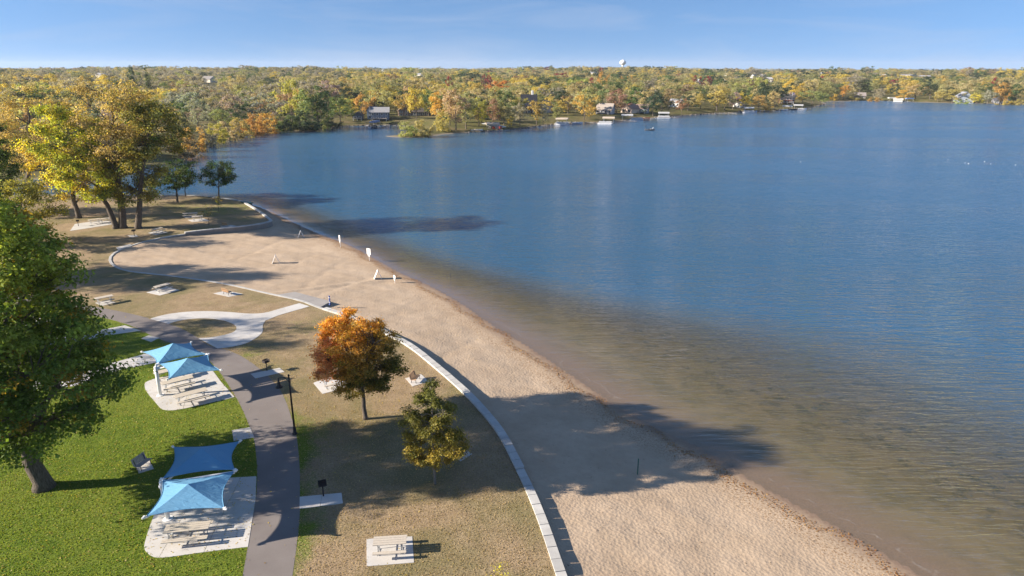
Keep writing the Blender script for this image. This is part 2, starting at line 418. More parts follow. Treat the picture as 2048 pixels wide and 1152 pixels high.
# ------------------------------------------------------------------ plan of the place
def GP(lst, z=0.0): return np.array([[*G(x, y, z).xy] for x, y in lst])
inner_px = [(1152, 1230, .22), (1122, 1150, .22), (1095, 1070, .22), (1068, 1000, .22), (1040, 940, .26), (1003, 870, .3), (968, 825, .28), (930, 785, .25), (873, 735, .2), (815, 690, .15),
            (745, 655, .14), (690, 632, .14), (640, 616, .14), (600, 601, .03), (540, 588, .0), (450, 568, .0), (350, 553, .0), (275, 545, .0), (240, 538, .0), (222, 526, .0),
            (222, 512, .0), (240, 500, .0), (275, 487, .0), (320, 476, .08), (370, 468, .2), (430, 461, .4), (490, 455, .55), (528, 449, .6), (542, 444, .6), (537, 438, .5), (515, 422, .4), (490, 407, .3)]
_t = catmull([(*G(x, y).xy, h) for x, y, h in inner_px], 5)
INNER = _t[:, :2]; INH = np.clip(_t[:, 2], 0, 1)
shore_px = [(1990, 1240), (1905, 1190), (1845, 1152), (1740, 1092), (1600, 1012), (1500, 958), (1420, 905), (1320, 858), (1240, 815), (1160, 762), (1060, 695), (985, 650), (920, 605), (860, 572),
            (800, 545), (755, 520), (700, 491), (640, 468), (590, 446), (555, 429), (520, 415), (500, 409), (485, 404.5)]
SHORE = catmull(GP(shore_px, WATER), 5)
bayedge = GP([(483, 403), (462, 399), (440, 396.5), (390, 391.5), (300, 391), (200, 391), (60, 391), (-150, 392)])
BAY = catmull(bayedge, 4)
CORNER = np.array([[-190, BAY[-1][1]], [-190, 4], [INNER[0][0], 4]])
PARK = np.vstack([INNER, BAY, CORNER])
LANDNEAR = np.vstack([SHORE, BAY, CORNER[:2], [[SHORE[0][0], 4]]])
far_px = [(-900, 330), (-300, 372), (-60, 366), (60, 360), (160, 352), (250, 345), (330, 331), (368, 319), (398, 298), (440, 283), (500, 271), (540, 265), (580, 262), (620, 264), (660, 257), (700, 252.5), (760, 251), (800, 251),
          (818, 256), (812, 265), (790, 270.5), (768, 272.5), (800, 275), (850, 275), (885, 269), (930, 265.5), (975, 263), (1000, 260.5), (1040, 258), (1080, 252), (1120, 248.5), (1170, 246), (1205, 245), (1260, 240),
          (1300, 236.5), (1345, 233), (1400, 229), (1450, 226.5), (1500, 223), (1560, 221), (1610, 217), (1640, 211), (1652, 207.5), (1645, 205.2), (1660, 203.4), (1700, 202.3), (1740, 201.5), (1800, 203), (1850, 205), (1950, 206.8),
          (2048, 208.5), (2200, 213), (2500, 228), (3000, 250)]
FAR = catmull(GP(far_px, WATER), 3)
FARPOLY = np.vstack([FAR, [[FAR[-1][0]+300, FAR[-1][1]], [9000, 9000], [-9000, 9000], [-9000, FAR[0][1]]]])
def far_sd(X, Y):
    d = dist_poly(X, Y, FAR); return np.where(inside(X, Y, FARPOLY), d, -d)
def smooth(x, a, b):
    t = np.clip((x-a)/(b-a), 0, 1); return t*t*(3-2*t)
def land_z(X, Y, sd=None):
    X = np.asarray(X, float); Y = np.asarray(Y, float)
    if sd is None: sd = far_sd(X, Y)
    D = np.hypot(X, Y); az = np.degrees(np.arctan2(X, Y))
    z = WATER + np.where(sd > 0, np.minimum(sd*.13, 2.2)+np.clip(sd-25, 0, 400)*.012, np.maximum(sd*.12, -3))
    on = smooth(sd, 40, 300)
    h = 9*np.exp(-((az-9)/7.5)**2)*smooth(D, 650, 1700)
    h = h + 4*np.exp(-((az+5)/9)**2)*smooth(D, 800, 2200)
    h = h + 7*smooth(-az, 4, 20)*smooth(D, 500, 2000)
    h = h + 1*smooth(az, 14, 30)*smooth(D, 1500, 3500)
    h = h + 5*vnoise(X, Y, 600, 3)*smooth(D, 500, 1500)
    return z+on*h
def GL(px, py):
    z = 1.0
    for _ in range(12):
        p = G(px, py, z); z = .5*z+.5*float(land_z(p.x, p.y))
    p = G(px, py, z); p.z = float(land_z(p.x, p.y)); return p

# ------------------------------------------------------------------ beach
xs = np.arange(-100, 75, .4); ys = np.arange(14, 160, .4)
X, Y = np.meshgrid(xs, ys)
di, hi = dist_poly(X, Y, INNER, INH); do = dist_poly(X, Y, SHORE)
onland = inside(X, Y, LANDNEAR); inpark = inside(X, Y, PARK)
s = di/(di+do+1e-6)
dune = (.022*vnoise(X, Y, 2.2, 1)+.035*vnoise(X, Y, 6, 2))*smooth(di, 0, 2)
track = catmull(GP([(535, 592), (600, 580), (650, 570), (704, 560), (760, 553)], -.3), 5); dtr = dist_poly(X, Y, track); tramp = np.zeros(X.shape)
for seedt in range(9):
    rt_ = np.random.RandomState(300+seedt); a_ = SHORE[rt_.randint(20, 90)]+np.array([-rt_.uniform(2, 6), 0]); b_ = a_+np.array([-rt_.uniform(0, 6), -rt_.uniform(8, 25)]); mid_ = (a_+b_)/2+rt_.normal(0, 1.5, 2)
    tramp = np.maximum(tramp, np.exp(-(dist_poly(X, Y, catmull([a_, mid_, b_], 6))/.45)**2)*rt_.uniform(.4, 1))
Zb = -hi*(1-s)**1.2+WATER*(1-(1-s)**1.2)-.03+dune*smooth(do, 1, 5)+.09*np.exp(-(dtr/.35)**2)-.05*np.exp(-((dtr-.9)/.4)**2)-.05*tramp+.05*np.exp(-((do-1.6)/1.0)**2)
Zw = WATER-.045*do-.02-.02*smooth(do, 0, 6)
Zp = np.where(di < .3, -hi-.03, -hi-.5)
Zb = np.maximum(Zb, WATER+.012+.02*np.clip(do, 0, 3))
Z = np.where(inpark, Zp, np.where(onland, Zb, Zw))
def beach_z(x, y):
    i = int(round((x-xs[0])/.4)); j = int(round((y-ys[0])/.4)); return float(Z[j, i])
o = grid_mesh('beach', X, Y, Z, {'off': np.where(onland, -do, do)}, M['sand']); tag(o, kind='structure')

# lake: one sheet, finer near the beach
def graded(a, b, fine, c0, c1, grow=1.12, top=60):
    v = list(np.arange(c0, c1, fine)); st = fine; x = v[-1]
    while x < b: st = min(st*grow, top); x += st; v.append(x)
    st = fine; x = c0; lo = []
    while x > a: st = min(st*grow, top); x -= st; lo.append(x)
    return np.array(lo[::-1]+v)
wx = graded(-900, 1500, 1.0, -100, 75); wy = graded(10, 900, 1.0, 14, 165, top=12)
X2, Y2 = np.meshgrid(wx, wy)
do2 = dist_poly(X2, Y2, np.vstack([SHORE, BAY])); on2 = inside(X2, Y2, LANDNEAR)
sdf = -far_sd(X2, Y2); az = np.degrees(np.arctan2(X2, Y2))
calm = np.exp(-np.clip(sdf, 0, 999)/17)*(1-smooth(az, 24, 28))*smooth(sdf, -5, 0)
calm = np.clip(calm*1.3*(.8+.35*vnoise(X2, Y2, 60, 5)), 0, 1)
o = grid_mesh('lake_water', X2, Y2, np.full(X2.shape, WATER), {'off': np.where(on2, 0, do2*(1+2.6*smooth(Y2, 62, 112))), 'calm': calm}, M['water']); tag(o, kind='structure')

# far land: graded polar sheet
th = np.radians(np.arange(-62, 62, .22)); rr = [150.0]
while rr[-1] < 9000: rr.append(rr[-1]*1.013)
T, RR = np.meshgrid(th, np.array(rr)); X3, Y3 = RR*np.sin(T), RR*np.cos(T)
sd3 = far_sd(X3, Y3)
o = grid_mesh('far_shore_land', X3, Y3, land_z(X3, Y3, sd3), {'shore': sd3}, M['far_land']); tag(o, kind='structure')

# park lawn
PATHL = [(470, 1240), (483, 1165), (503, 1050), (513, 985), (514, 930), (508, 880), (496, 845), (478, 805), (457, 770), (436, 740), (412, 715), (383, 695), (350, 688), (315, 677), (285, 662), (258, 650), (225, 640), (180, 630), (110, 618), (0, 603), (-120, 592)]
PATHR = [(570, 1240), (583, 1165), (598, 1050), (600, 985), (599, 930), (593, 872), (584, 838), (566, 790), (545, 762), (516, 735), (482, 712), (450, 699), (417, 691), (395, 675), (362, 657), (335, 647), (300, 637), (250, 625), (180, 612), (60, 594), (-60, 580)]
PL = catmull(GP(PATHL), 5); PR = catmull(GP(PATHR), 5); PC = (PL+PR)/2
bx0, bx1, by0, by1 = -188, 16, 5, BAY[:, 1].max()
pts = [Vector(p) for p in PARK]; nb = len(pts)
gx, gy = np.meshgrid(np.concatenate([np.arange(bx0, -90, 6.0), np.arange(-90, bx1, 1.3)]), np.arange(by0, by1, 1.3))
gx = gx.ravel()+np.random.RandomState(1).uniform(-.3, .3, gx.size); gy = gy.ravel()+np.random.RandomState(2).uniform(-.3, .3, gy.size)
k = inside(gx, gy, PARK) & (dist_poly(gx, gy, PARK, closed=True) > .5)
pts += [Vector((a, b)) for a, b in zip(gx[k], gy[k])]
res = delaunay_2d_cdt(pts, [(i, (i+1) % nb) for i in range(nb)], [], 1, 1e-4)
vv = np.array([[p.x, p.y] for p in res[0]])
me = bpy.data.meshes.new('park_lawn'); zz = .0*vv[:, 0]
nv = len(vv)
edge_ring = PARK
verts = [(a, b, 0.0) for a, b in vv]+[(a, b, -1.6) for a, b in PARK]+[(a, b, -.001) for a, b in PARK]
faces = [tuple(f) for f in res[2]]
faces += [(nv+i, nv+(i+1) % nb, nv+nb+(i+1) % nb, nv+nb+i) for i in range(nb)]
me.from_pydata(verts, [], faces); me.update()
VX = np.array([v[0] for v in verts]); VY = np.array([v[1] for v in verts])
leftside = inside(VX, VY, np.vstack([PL, [[-300, PL[-1][1]], [-300, 4]]]))
dL = dist_poly(VX, VY, PC)
green = np.where(leftside, 1.05, -.10)
green = np.where(~leftside, green+.60*np.exp(-np.clip(dL-1.7, 0, 99)/.6)*smooth(-VY, -60, -48), green)
for px, py, rad, val in [(615, 870, 3, .5), (720, 900, 6, .30), (800, 1000, 5, .32), (1010, 1000, 2.5, .3), (660, 1060, 3, .3), (600, 640, 4, .55), (640, 660, 4, .35), (560, 690, 4, .3), (480, 710, 3, .7), (430, 600, 7, .4), (540, 598, 5, .55), (330, 600, 7, .25),
                         (430, 405, 14, .5), (470, 425, 8, .5), (330, 420, 12, .3), (200, 500, 12, .2), (160, 560, 12, .2), (960, 860, 3, .4), (700, 820, 4, .22), (790, 1140, 3, .35), (720, 1090, 1.6, .4), (850, 830, 3, .2)]:
    p = G(px, py); w = np.exp(-((VX-p.x)**2+(VY-p.y)**2)/rad**2); green = green+(val)*w*.7
for px, py, rad, val in [(780, 1100, 2.6, .5), (870, 975, 1.5, .4), (730, 845, 1.3, .3), (505, 620, 7, .3)]:
    p = G(px, py); w = np.exp(-((VX-p.x)**2+(VY-p.y)**2)/rad**2); green = green-(val)*w*(~leftside)
at = me.attributes.new('green', 'FLOAT', 'POINT'); at.data.foreach_set('value', green.astype(np.float32))
me.materials.append(M['lawn']); tag(link_mesh('park_lawn', me), kind='structure')

# ------------------------------------------------------------------ paths and slabs
def ribbon(name, A, B, z0, z1, mat):
    poly = [tuple(p) for p in A]+[tuple(p) for p in B[::-1]]
    mb = MB(); n = len(A)
    vs = [(*p, z1) for p in A]+[(*p, z1) for p in B]+[(*p, z0) for p in A]+[(*p, z0) for p in B]
    fs = [(i, n+i, n+i+1, i+1) for i in range(n-1)]+[(2*n+i, 2*n+i+1, i+1, i)[::-1] for i in range(n-1)]+[(3*n+i, n+i, n+i+1, 3*n+i+1)[::-1] for i in range(n-1)]
    mb.add(vs, fs); return mb.build(name, mat)
o = ribbon('asphalt_path', PL, PR, -.04, .008, M['asphalt']); tag(o, kind='structure')
def clip(poly, n, d):
    out = []
    for i in range(len(poly)):
        a, b = poly[i], poly[(i+1) % len(poly)]; da = a[0]*n[0]+a[1]*n[1]-d; db = b[0]*n[0]+b[1]*n[1]-d
        if da <= 0: out.append(a)
        if da*db < 0:
            t = da/(da-db); out.append((a[0]+(b[0]-a[0])*t, a[1]+(b[1]-a[1])*t))
    return out
PADS = []
def paving(label_name, px, dirpx, sp, mat='concrete', z=.022, world=False, gap=.022):
    poly = px if world else [tuple(G(x, y).xy) for x, y in px]
    PADS.append(poly); root = empty(label_name, (0, 0, 0)); tag(root, kind='structure')
    (a, b) = dirpx; va = (G(*b)-G(*a)).xy.normalized(); vb = Vector((-va.y, va.x))
    def rngs(vec, s):
        pr = [p[0]*vec.x+p[1]*vec.y for p in poly]; lo, hi = min(pr), max(pr); n = max(1, round((hi-lo)/s)); return [lo+(hi-lo)*i/n for i in range(n+1)]
    ra, rb = rngs(va, sp[0]), rngs(vb, sp[1])
    for i in range(len(ra)-1):
        c1 = clip(poly, va, ra[i+1]-(gap/2 if i < len(ra)-2 else 0)); c1 = clip(c1, -va, -ra[i]-(gap/2 if i else 0))
        if len(c1) < 3: continue
        for j in range(len(rb)-1):
            c2 = clip(c1, vb, rb[j+1]-(gap/2 if j < len(rb)-2 else 0)); c2 = clip(c2, -vb, -rb[j]-(gap/2 if j else 0))
            if len(c2) < 3: continue
            ar = abs(sum(c2[q][0]*c2[(q+1) % len(c2)][1]-c2[(q+1) % len(c2)][0]*c2[q][1] for q in range(len(c2))))/2
            if ar < .05: continue
            MB().prism(c2, -.06, z).build('slab', M[mat], root)
    return root
def cm(px, n=4, closed=True): return [tuple(p) for p in catmull([tuple(G(x, y).xy) for x, y in px], n, closed)]
P1 = cm([(289, 769), (293, 764), (312, 757), (345, 751), (380, 747)], 4, False)+[tuple(G(x, y).xy) for x, y in [(422, 737), (443, 765), (469, 794)]]+cm([(469, 795), (420, 806), (375, 816), (350, 820.5), (334, 820.5), (322, 817), (312, 806), (300, 792), (291, 779), (289, 769)], 3, False)[1:-1]
paving('concrete_pavement', P1, ((300, 800), (460, 780)), (3.2, 3.4), world=True)
P2 = [tuple(G(x, y).xy) for x, y in [(345, 962), (513, 953), (511, 1000), (503, 1050), (496, 1094)]]+cm([(496, 1094), (420, 1103), (345, 1113.5), (320, 1115.5), (305, 1113), (294, 1105), (289, 1097), (290, 1085), (300, 1052), (316, 1010), (330, 970)], 3, False)[1:]
paving('concrete_pavement', P2, ((345, 962), (513, 953)), (2.6, 2.4), world=True)
for px, d, sp in [
    ([(733, 1078.5), (824.5, 1073), (828, 1125.5), (733.5, 1133)], ((733, 1078), (824, 1073)), (9, 9)),
    ([(599.5, 994), (683, 986), (686, 1007), (599, 1018)], ((599, 994), (683, 986)), (1.4, 9)),
    ([(501, 748), (559, 736), (569, 744), (511, 757)], ((501, 748), (559, 736)), (9, 9)),
    ([(464, 861), (500, 855), (509, 875), (467.5, 882)], ((464, 861), (500, 855)), (9, 9)),
    ([(626.5, 766), (667, 752), (704, 773), (645, 788)], ((626, 766), (667, 752)), (9, 9)),
    ([(810.5, 757), (842, 748.5), (858, 763), (825, 773)], ((810, 757), (842, 748)), (9, 9)),
    ([(906, 911), (929, 898), (944.5, 908), (921, 923)], ((906, 911), (929, 898)), (9, 9)),
    ([(270.5, 929), (297, 917), (308, 938), (277.5, 947)], ((270, 929), (297, 917)), (9, 9)),
    ([(282.5, 677), (297, 671), (319, 676), (302, 684)], ((282, 677), (297, 671)), (9, 9)),
    ([(293, 585), (334, 573.5), (359, 580.5), (320, 591)], ((293, 585), (334, 573)), (9, 9)),
    ([(427, 587), (453, 581.5), (486, 588), (458, 594)], ((427, 587), (453, 581)), (9, 9)),
    ([(296, 466), (318, 461), (336, 464.5), (312, 470.5)], ((296, 466), (318, 461)), (9, 9)),
    ([(376, 440), (408, 437), (420, 442), (384, 444)], ((376, 440), (408, 437)), (9, 9)),
    ([(366, 433.5), (392, 431), (402, 433.5), (372, 436.5)], ((366, 433), (392, 431)), (9, 9)),
    ([(440, 452.5), (462, 450), (476, 452.5), (448, 456)], ((440, 452), (462, 450)), (9, 9)),
    ([(255, 471), (272, 469.5), (277, 473), (262, 475)], ((255, 471), (272, 469)), (9, 9)),
    ([(150, 448), (200, 441), (226, 443), (236, 447), (180, 456), (140, 462)], ((150, 448), (200, 441)), (3, 9)),
    ([(190, 606), (215, 600), (232, 605), (205, 612)], ((190, 606), (215, 600)), (9, 9)),
    ([(40, 640), (95, 628), (112, 640), (50, 655)], ((40, 640), (95, 628)), (3, 3)),
    ([(232, 495), (262, 488), (262, 493), (236, 500)], ((232, 495), (262, 488)), (3, 9)),
]: paving('concrete_pavement', px, d, sp)
paving('concrete_footpath', [(-60, 775), (120, 758), (221, 727), (294, 707), (312, 715), (318, 724), (241, 740), (150, 772), (-60, 800)], ((221, 727), (294, 707)), (3.0, 9))
paving('concrete_footpath', [(-60, 690), (60, 686), (177, 665), (250, 651), (282, 661.5), (228, 669), (140, 685), (-60, 706)], ((177, 665), (250, 651)), (3.0, 9))
# teardrop walk: two arms that meet in front of the beach entrance
upper = ([(300, 637.5), (322, 631.5), (345, 627), (380, 623.5), (420, 622.5), (460, 624.5), (500, 627.5), (530, 625.5), (560, 617.5), (599, 606.5)],
         [(337, 648), (352, 643), (373, 639), (398, 637), (425, 637.5), (448, 641), (500, 646), (530, 641.5), (560, 630), (619, 613)])
ua = catmull(GP(upper[0]), 4); ub = catmull(GP(upper[1]), 4)
root = tag(empty('concrete_footpath'), kind='structure')
n = len(ua)-1; stp = 3
for i in range(0, n, stp):
    seg = [tuple(ua[j]) for j in range(i, min(i+stp, n)+1)]+[tuple(ub[j]) for j in range(min(i+stp, n), i-1, -1)]
    c = np.mean(np.array(seg), 0); seg = [tuple(c+(np.array(p)-c)*.996) for p in seg]
    MB().prism(seg, -.06, .022).build('slab', M['concrete'], root)
lo = ([(448, 641), (466, 648), (473, 655), (470, 662), (460, 667), (440, 672), (418, 675.5), (397, 676.5)],
      [(531, 641.5), (526, 650), (526, 657), (524, 666), (511, 677), (490, 687.5), (462, 694), (435, 697)])
la = catmull(GP(lo[0]), 4); lb = catmull(GP(lo[1]), 4); n = len(la)-1; LOOPS = [np.vstack([ua, ub[::-1]]), np.vstack([la, lb[::-1]])]
for i in range(0, n, stp):
    seg = [tuple(la[j]) for j in range(i, min(i+stp, n)+1)]+[tuple(lb[j]) for j in range(min(i+stp, n), i-1, -1)]
    c = np.mean(np.array(seg), 0); seg = [tuple(c+(np.array(p)-c)*.996) for p in seg]
    MB().prism(seg, -.06, .026).build('slab', M['concrete'], root)
# grey entrance mat and ramp block
paving('beach_entrance_mat', [(556, 589.5), (590, 584), (662, 603), (640, 615)], ((556, 589), (640, 615)), (2.6, 2.6), 'mat', .03)
mb = MB(); a = [tuple(G(x, y).xy) for x, y in [(556, 589.5), (590, 584), (662, 603), (640, 615)]]; mb.prism(a, -1.0, -.062)
tag(mb.build('entrance_footing', M['blockwall']), kind='structure')

# ------------------------------------------------------------------ beach curb and retaining wall with cap stones
def resample(L, step):
    d = np.r_[0, np.cumsum(np.hypot(*np.diff(L, axis=0).T))]; n = max(1, int(round(d[-1]/step))); q = np.linspace(0, d[-1], n+1)
    return np.stack([np.interp(q, d, L[:, 0]), np.interp(q, d, L[:, 1])], -1)
def wall_run(L, step, w, top, base, label, cat, piece='capstone', group=None, blocks=False, wob=.012):
    root = empty('stone_wall' if cat == 'wall' else 'stone_curb', (*L[0], 0)); tag(root, label, cat, group)
    root.location = (0, 0, 0)
    Q = resample(L, step); rnd = random.Random(len(Q))
    tn = np.gradient(Q, axis=0); tn /= np.hypot(*tn.T)[:, None]; nn = np.stack([-tn[:, 1], tn[:, 0]], -1)
    Lo, Hi = Q-nn*w/2, Q+nn*w/2
    for i in range(len(Q)-1):
        e = .022/np.hypot(*(Q[i+1]-Q[i])); z = top+rnd.uniform(-wob, wob)
        A0, A1 = Lo[i]+(Lo[i+1]-Lo[i])*e, Lo[i]+(Lo[i+1]-Lo[i])*(1-e); B0, B1 = Hi[i]+(Hi[i+1]-Hi[i])*e, Hi[i]+(Hi[i+1]-Hi[i])*(1-e)
        MB().prism([tuple(A0), tuple(A1), tuple(B1), tuple(B0)], top-.16, z).build(piece, M['capstone'], root)
    mb = MB(); w2 = w*.86; Lo2, Hi2 = Q-nn*w2/2, Q+nn*w2/2
    n = len(Q); vs = [(*p, top-.163) for p in Lo2]+[(*p, top-.163) for p in Hi2]+[(*p, base) for p in Lo2]+[(*p, base) for p in Hi2]
    fs = [(i, i+1, n+i+1, n+i) for i in range(n-1)]+[(2*n+i, 2*n+i+1, i+1, i) for i in range(n-1)]+[(n+i, n+i+1, 3*n+i+1, 3*n+i) for i in range(n-1)]
    fs += [(0, n, 3*n, 2*n), (n-1, 3*n-1, 4*n-1, 2*n-1)]
    mb.add(vs, fs).build('wall_core', M['blockwall'], root)
    if blocks:
        mb = MB()
        for c in range(4):
            z0 = top-.17-.2*c; 
            if z0-.19 < base: break
            for i in range(n-1):
                for h in (0, .5):
                    p0 = Q[i]+(Q[i+1]-Q[i])*(h+.01+(.2 if c % 2 else 0)*0); p1 = Q[i]+(Q[i+1]-Q[i])*(h+.48)
                    for sgn in (-1, 1):
                        a0 = p0+nn[i]*sgn*w2/2; a1 = p1+nn[i]*sgn*w2/2; b0 = p0+nn[i]*sgn*(w2/2+.03); b1 = p1+nn[i]*sgn*(w2/2+.03)
                        mb.prism([tuple(a0), tuple(a1), tuple(b1), tuple(b0)], z0-.185, z0)
        tag(mb.build('face_block', M['blockwall'], root), kind='stuff')
    return root
dd = np.hypot(*(INNER-G(1040, 940).xy).T); i1 = int(dd.argmin())
dd = np.hypot(*(INNER-G(645, 618).xy).T); i2 = int(dd.argmin())
dd = np.hypot(*(INNER-G(370, 468).xy).T); i3 = int(dd.argmin())
dd = np.hypot(*(INNER-G(542, 444).xy).T); i4 = int(dd.argmin())
wall_run(INNER[:i1+1], 1.0, .56, .10, -1.5, 'low pale stone retaining wall beside the beach, nearest stretch below the step in its top', 'wall', blocks=True)
wall_run(INNER[i1:i2+1], 1.0,   .60, .22, -1.5, 'raised curving pale stone retaining wall behind the orange maple, above the step', 'wall', blocks=True)
wall_run(INNER[i2:i3+1], 2.0, .34, .05, -.5, 'flat pale concrete curb edging the lawn round the broad sandy cove', 'curb', 'curb_piece')
wall_run(INNER[i3:i4+1], .9, .55, .35, -1.5, 'rounded pale block wall between sand and the picnic lawn at the far end', 'wall', blocks=True)
wall_run(INNER[i4:], 1.2, .45, .22, -1.5, 'short straight pale stone wall running to the water at the far beach tip', 'wall', blocks=True)
wall_run(BAY, 2.0, .5, .12, -2.2, 'thin pale concrete edge of the park lawn along the bay water', 'curb', 'curb_piece')
p = G(489, 408); mb = MB().box((p.x, p.y+1.2, -.55), (2.6, .9, 1.3), R(-35)).box((p.x, p.y+1.2, .13), (2.8, 1.1, .08), R(-35))
tag(mb.build('concrete_block', M['green_post']), 'dark green block at the water end of the short straight wall', 'block')

# ------------------------------------------------------------------ trees
def leaf_mesh(name, C, out, size, col, rng, mat, flat=.45, droop=0.0):
    n = len(C); nr = out*.55+np.array([0, 0, flat])+rng.normal(0, .55, (n, 3)); nr /= np.linalg.norm(nr, axis=1)[:, None]
    r = rng.normal(0, 1, (n, 3)); r[:, 2] -= droop*3
    u = r-(r*nr).sum(1)[:, None]*nr; u /= np.linalg.norm(u, axis=1)[:, None]+1e-9; w = np.cross(nr, u)
    s1 = (size*rng.uniform(.6, 1.3, n))[:, None]; s2 = s1*rng.uniform(.45, .75, n)[:, None]
    V = np.stack([C-u*s1*.5, C+w*s2*.5, C+u*s1*.5, C-w*s2*.5], 1).reshape(-1, 3).astype(np.float32)
    me = bpy.data.meshes.new(name); me.vertices.add(4*n); me.vertices.foreach_set('co', V.ravel())
    me.loops.add(4*n); me.loops.foreach_set('vertex_index', np.arange(4*n, dtype=np.int32))
    me.polygons.add(n); me.polygons.foreach_set('loop_start', np.arange(0, 4*n, 4, dtype=np.int32)); me.update(calc_edges=True)
    ca_ = me.color_attributes.new('Col', 'FLOAT_COLOR', 'POINT')
    cc = np.ones((4*n, 4), np.float32); cc[:, :3] = np.repeat(np.clip(col, 0.002, .9), 4, axis=0); ca_.data.foreach_set('color', cc.ravel())
    me.materials.append(mat); return me
def crown_points(rng, H, cb, prof, n, bias=.45, lobe=.2, axis=None):
    pt = np.array([p[0] for p in prof]); pr = np.array([p[1] for p in prof])
    t = rng.rand(n*6); r = np.interp(t, pt, pr); k = rng.rand(len(t)) < (r/pr.max())**1.6; t = t[k][:n]; r = r[k][:n]
    a = rng.rand(len(t))*2*math.pi; f1, f2, f3 = rng.rand(3)*6.28
    lb = 1+lobe*np.sin(3*a+f1+5*t)+lobe*.7*np.sin(5*a+f2-9*t)+lobe*.5*np.sin(2*a+f3+14*t)
    rad = r*lb*rng.rand(len(t))**bias
    P = np.stack([np.cos(a)*rad, np.sin(a)*rad, cb+(H-cb)*t], -1)
    return P, t
def bough_points(rng, H, cb, prof, n, nb, rb, lobe, gap=1.0):
    B, tb = crown_points(rng, H, cb, prof, nb*3, .28, lobe)
    keep_ = []
    for i in range(len(B)):
        if all(np.linalg.norm((B[i]-B[j])*np.array([1, 1, .9])) > rb*gap for j in keep_): keep_.append(i)
        if len(keep_) >= nb: break
    B = B[keep_]; rr = rb*rng.uniform(.6, 1.15, len(B)); pt = np.array([p[0] for p in prof]); pr = np.array([p[1] for p in prof])
    k = rng.randint(len(B), size=n); d = rng.normal(0, 1, (n, 3)); d /= np.linalg.norm(d, axis=1)[:, None]
    P = B[k]+d*(rr[k]*rng.rand(n)**.4)[:, None]*np.array([1, 1, .72])
    P[:, 2] = np.clip(P[:, 2], cb*.8, H)
    return P, np.clip((P[:, 2]-cb)/(H-cb), 0, 1), B[k]
def tree_parts(rng, H, cb, prof, tr, nclu, lper, leaf, rc, colfn, lean=(0, 0), nlimb=9, bias=.45, lobe=.2, squash=.6, twigs=True, mat='leaf', droop=0.0, bark='bark', trunk_top=.75, flare=1.35, cnoise=.22, nseg=8, nb=0, rb=1.0, gap=1.0):
    if nb: P, t, BC = bough_points(rng, H, cb, prof, nclu, nb, rb, lobe, gap)
    else: P, t = crown_points(rng, H, cb, prof, nclu, bias, lobe)
    lean = np.array(lean, float)
    axis = lambda z: lean*(z/H)**1.2 if np.isscalar(z) else lean[None, :]*((np.clip(z, 0, None)/H)**1.2)[:, None]
    P[:, :2] += axis(P[:, 2])
    if nb: BC = BC.copy(); BC[:, :2] += axis(BC[:, 2])
    mb = MB(); zt = cb+(H-cb)*trunk_top
    zs = np.linspace(0, zt, 9); wb = rng.normal(0, tr*.25, (9, 2)); wb[0] = 0
    tp_ = [(axis(z)[0]+wb[i][0], axis(z)[1]+wb[i][1], z) for i, z in enumerate(zs)]
    rad = [tr*(flare if i == 0 else (1.08 if i == 1 else 1))*(1-.82*(z/zt)**1.1) for i, z in enumerate(zs)]
    tp_.insert(1, (tp_[0][0], tp_[0][1], min(.5, H*.03))); rad.insert(1, tr*1.1); tp_[0] = (tp_[0][0], tp_[0][1], -.15)
    mb.tube(tp_, rad, nseg)
    paths = []
    ctr = np.array([0, 0, cb+(H-cb)*.45])
    for j in range(nlimb):
        q = P[rng.randint(len(P))].copy(); ax = np.array([*axis(float(q[2])), 0]); q[:2] = ax[:2]+(q[:2]-ax[:2])*.75
        hr = np.hypot(*(q[:2]-ax[:2])); zs_ = max(cb*.75, min(zt*.92, q[2]-hr*rng.uniform(.5, 1.0))); f = zs_/zt
        st_ = np.array([*axis(float(zs_)), zs_]); r0 = tr*(1-.8*f)*.55
        pp = []
        for k in range(6):
            w_ = k/5; x_ = st_+(q-st_)*w_; x_[2] += math.sin(w_*math.pi)*hr*.08; x_[:2] += rng.normal(0, .04*hr, 2)*(0 < k < 5); pp.append(x_)
        mb.tube(pp, [r0*(1-.8*k/5) for k in range(6)], 5, False); paths += pp[1:]
    if twigs and paths:
        PP = np.array(paths)
        for c_ in P[::1 if nclu < 260 else 2]:
            d = np.linalg.norm(PP-c_, axis=1)+np.where(PP[:, 2] > c_[2]+.5, 2.5, 0); s_ = PP[d.argmin()]
            if np.linalg.norm(s_-c_) < 1e-3: continue
            m_ = (s_+c_)/2+rng.normal(0, .12, 3); mb.tube([s_, m_, c_], [tr*.07+.012, tr*.045+.01, .008], 3, False)
    wood = mb
    ncl = rng.poisson(lper, len(P)).clip(4); idx = np.repeat(np.arange(len(P)), ncl)
    offs = rng.normal(0, 1, (len(idx), 3))*rc*np.array([1, 1, squash])*rng.uniform(.7, 1.25, len(P))[idx][:, None]
    C = P[idx]+offs
    if droop: C[:, 2] -= np.abs(rng.normal(0, droop, len(C)))
    pc = np.array([*axis(float(cb+(H-cb)*.4)), cb+(H-cb)*.35]); out = C-pc; out /= np.linalg.norm(out, axis=1)[:, None]+1e-9
    oc = offs/(np.linalg.norm(offs, axis=1)[:, None]+1e-9); out = out*.6+oc*.6
    if nb:
        ob = C-(BC[idx]-np.array([0, 0, rb*.25])); ob /= np.linalg.norm(ob, axis=1)[:, None]+1e-9; out = ob*1.1+out*.35
    base = colfn(P, t, rng)[idx] if colfn else np.ones((len(C), 3))
    base = base*(1+rng.normal(0, cnoise*.6, len(P)))[idx][:, None]*(1+rng.normal(0, cnoise, len(C)))[:, None]
    me = leaf_mesh('crown', C, out, leaf, base, rng, M[mat], droop=droop)
    return wood, me
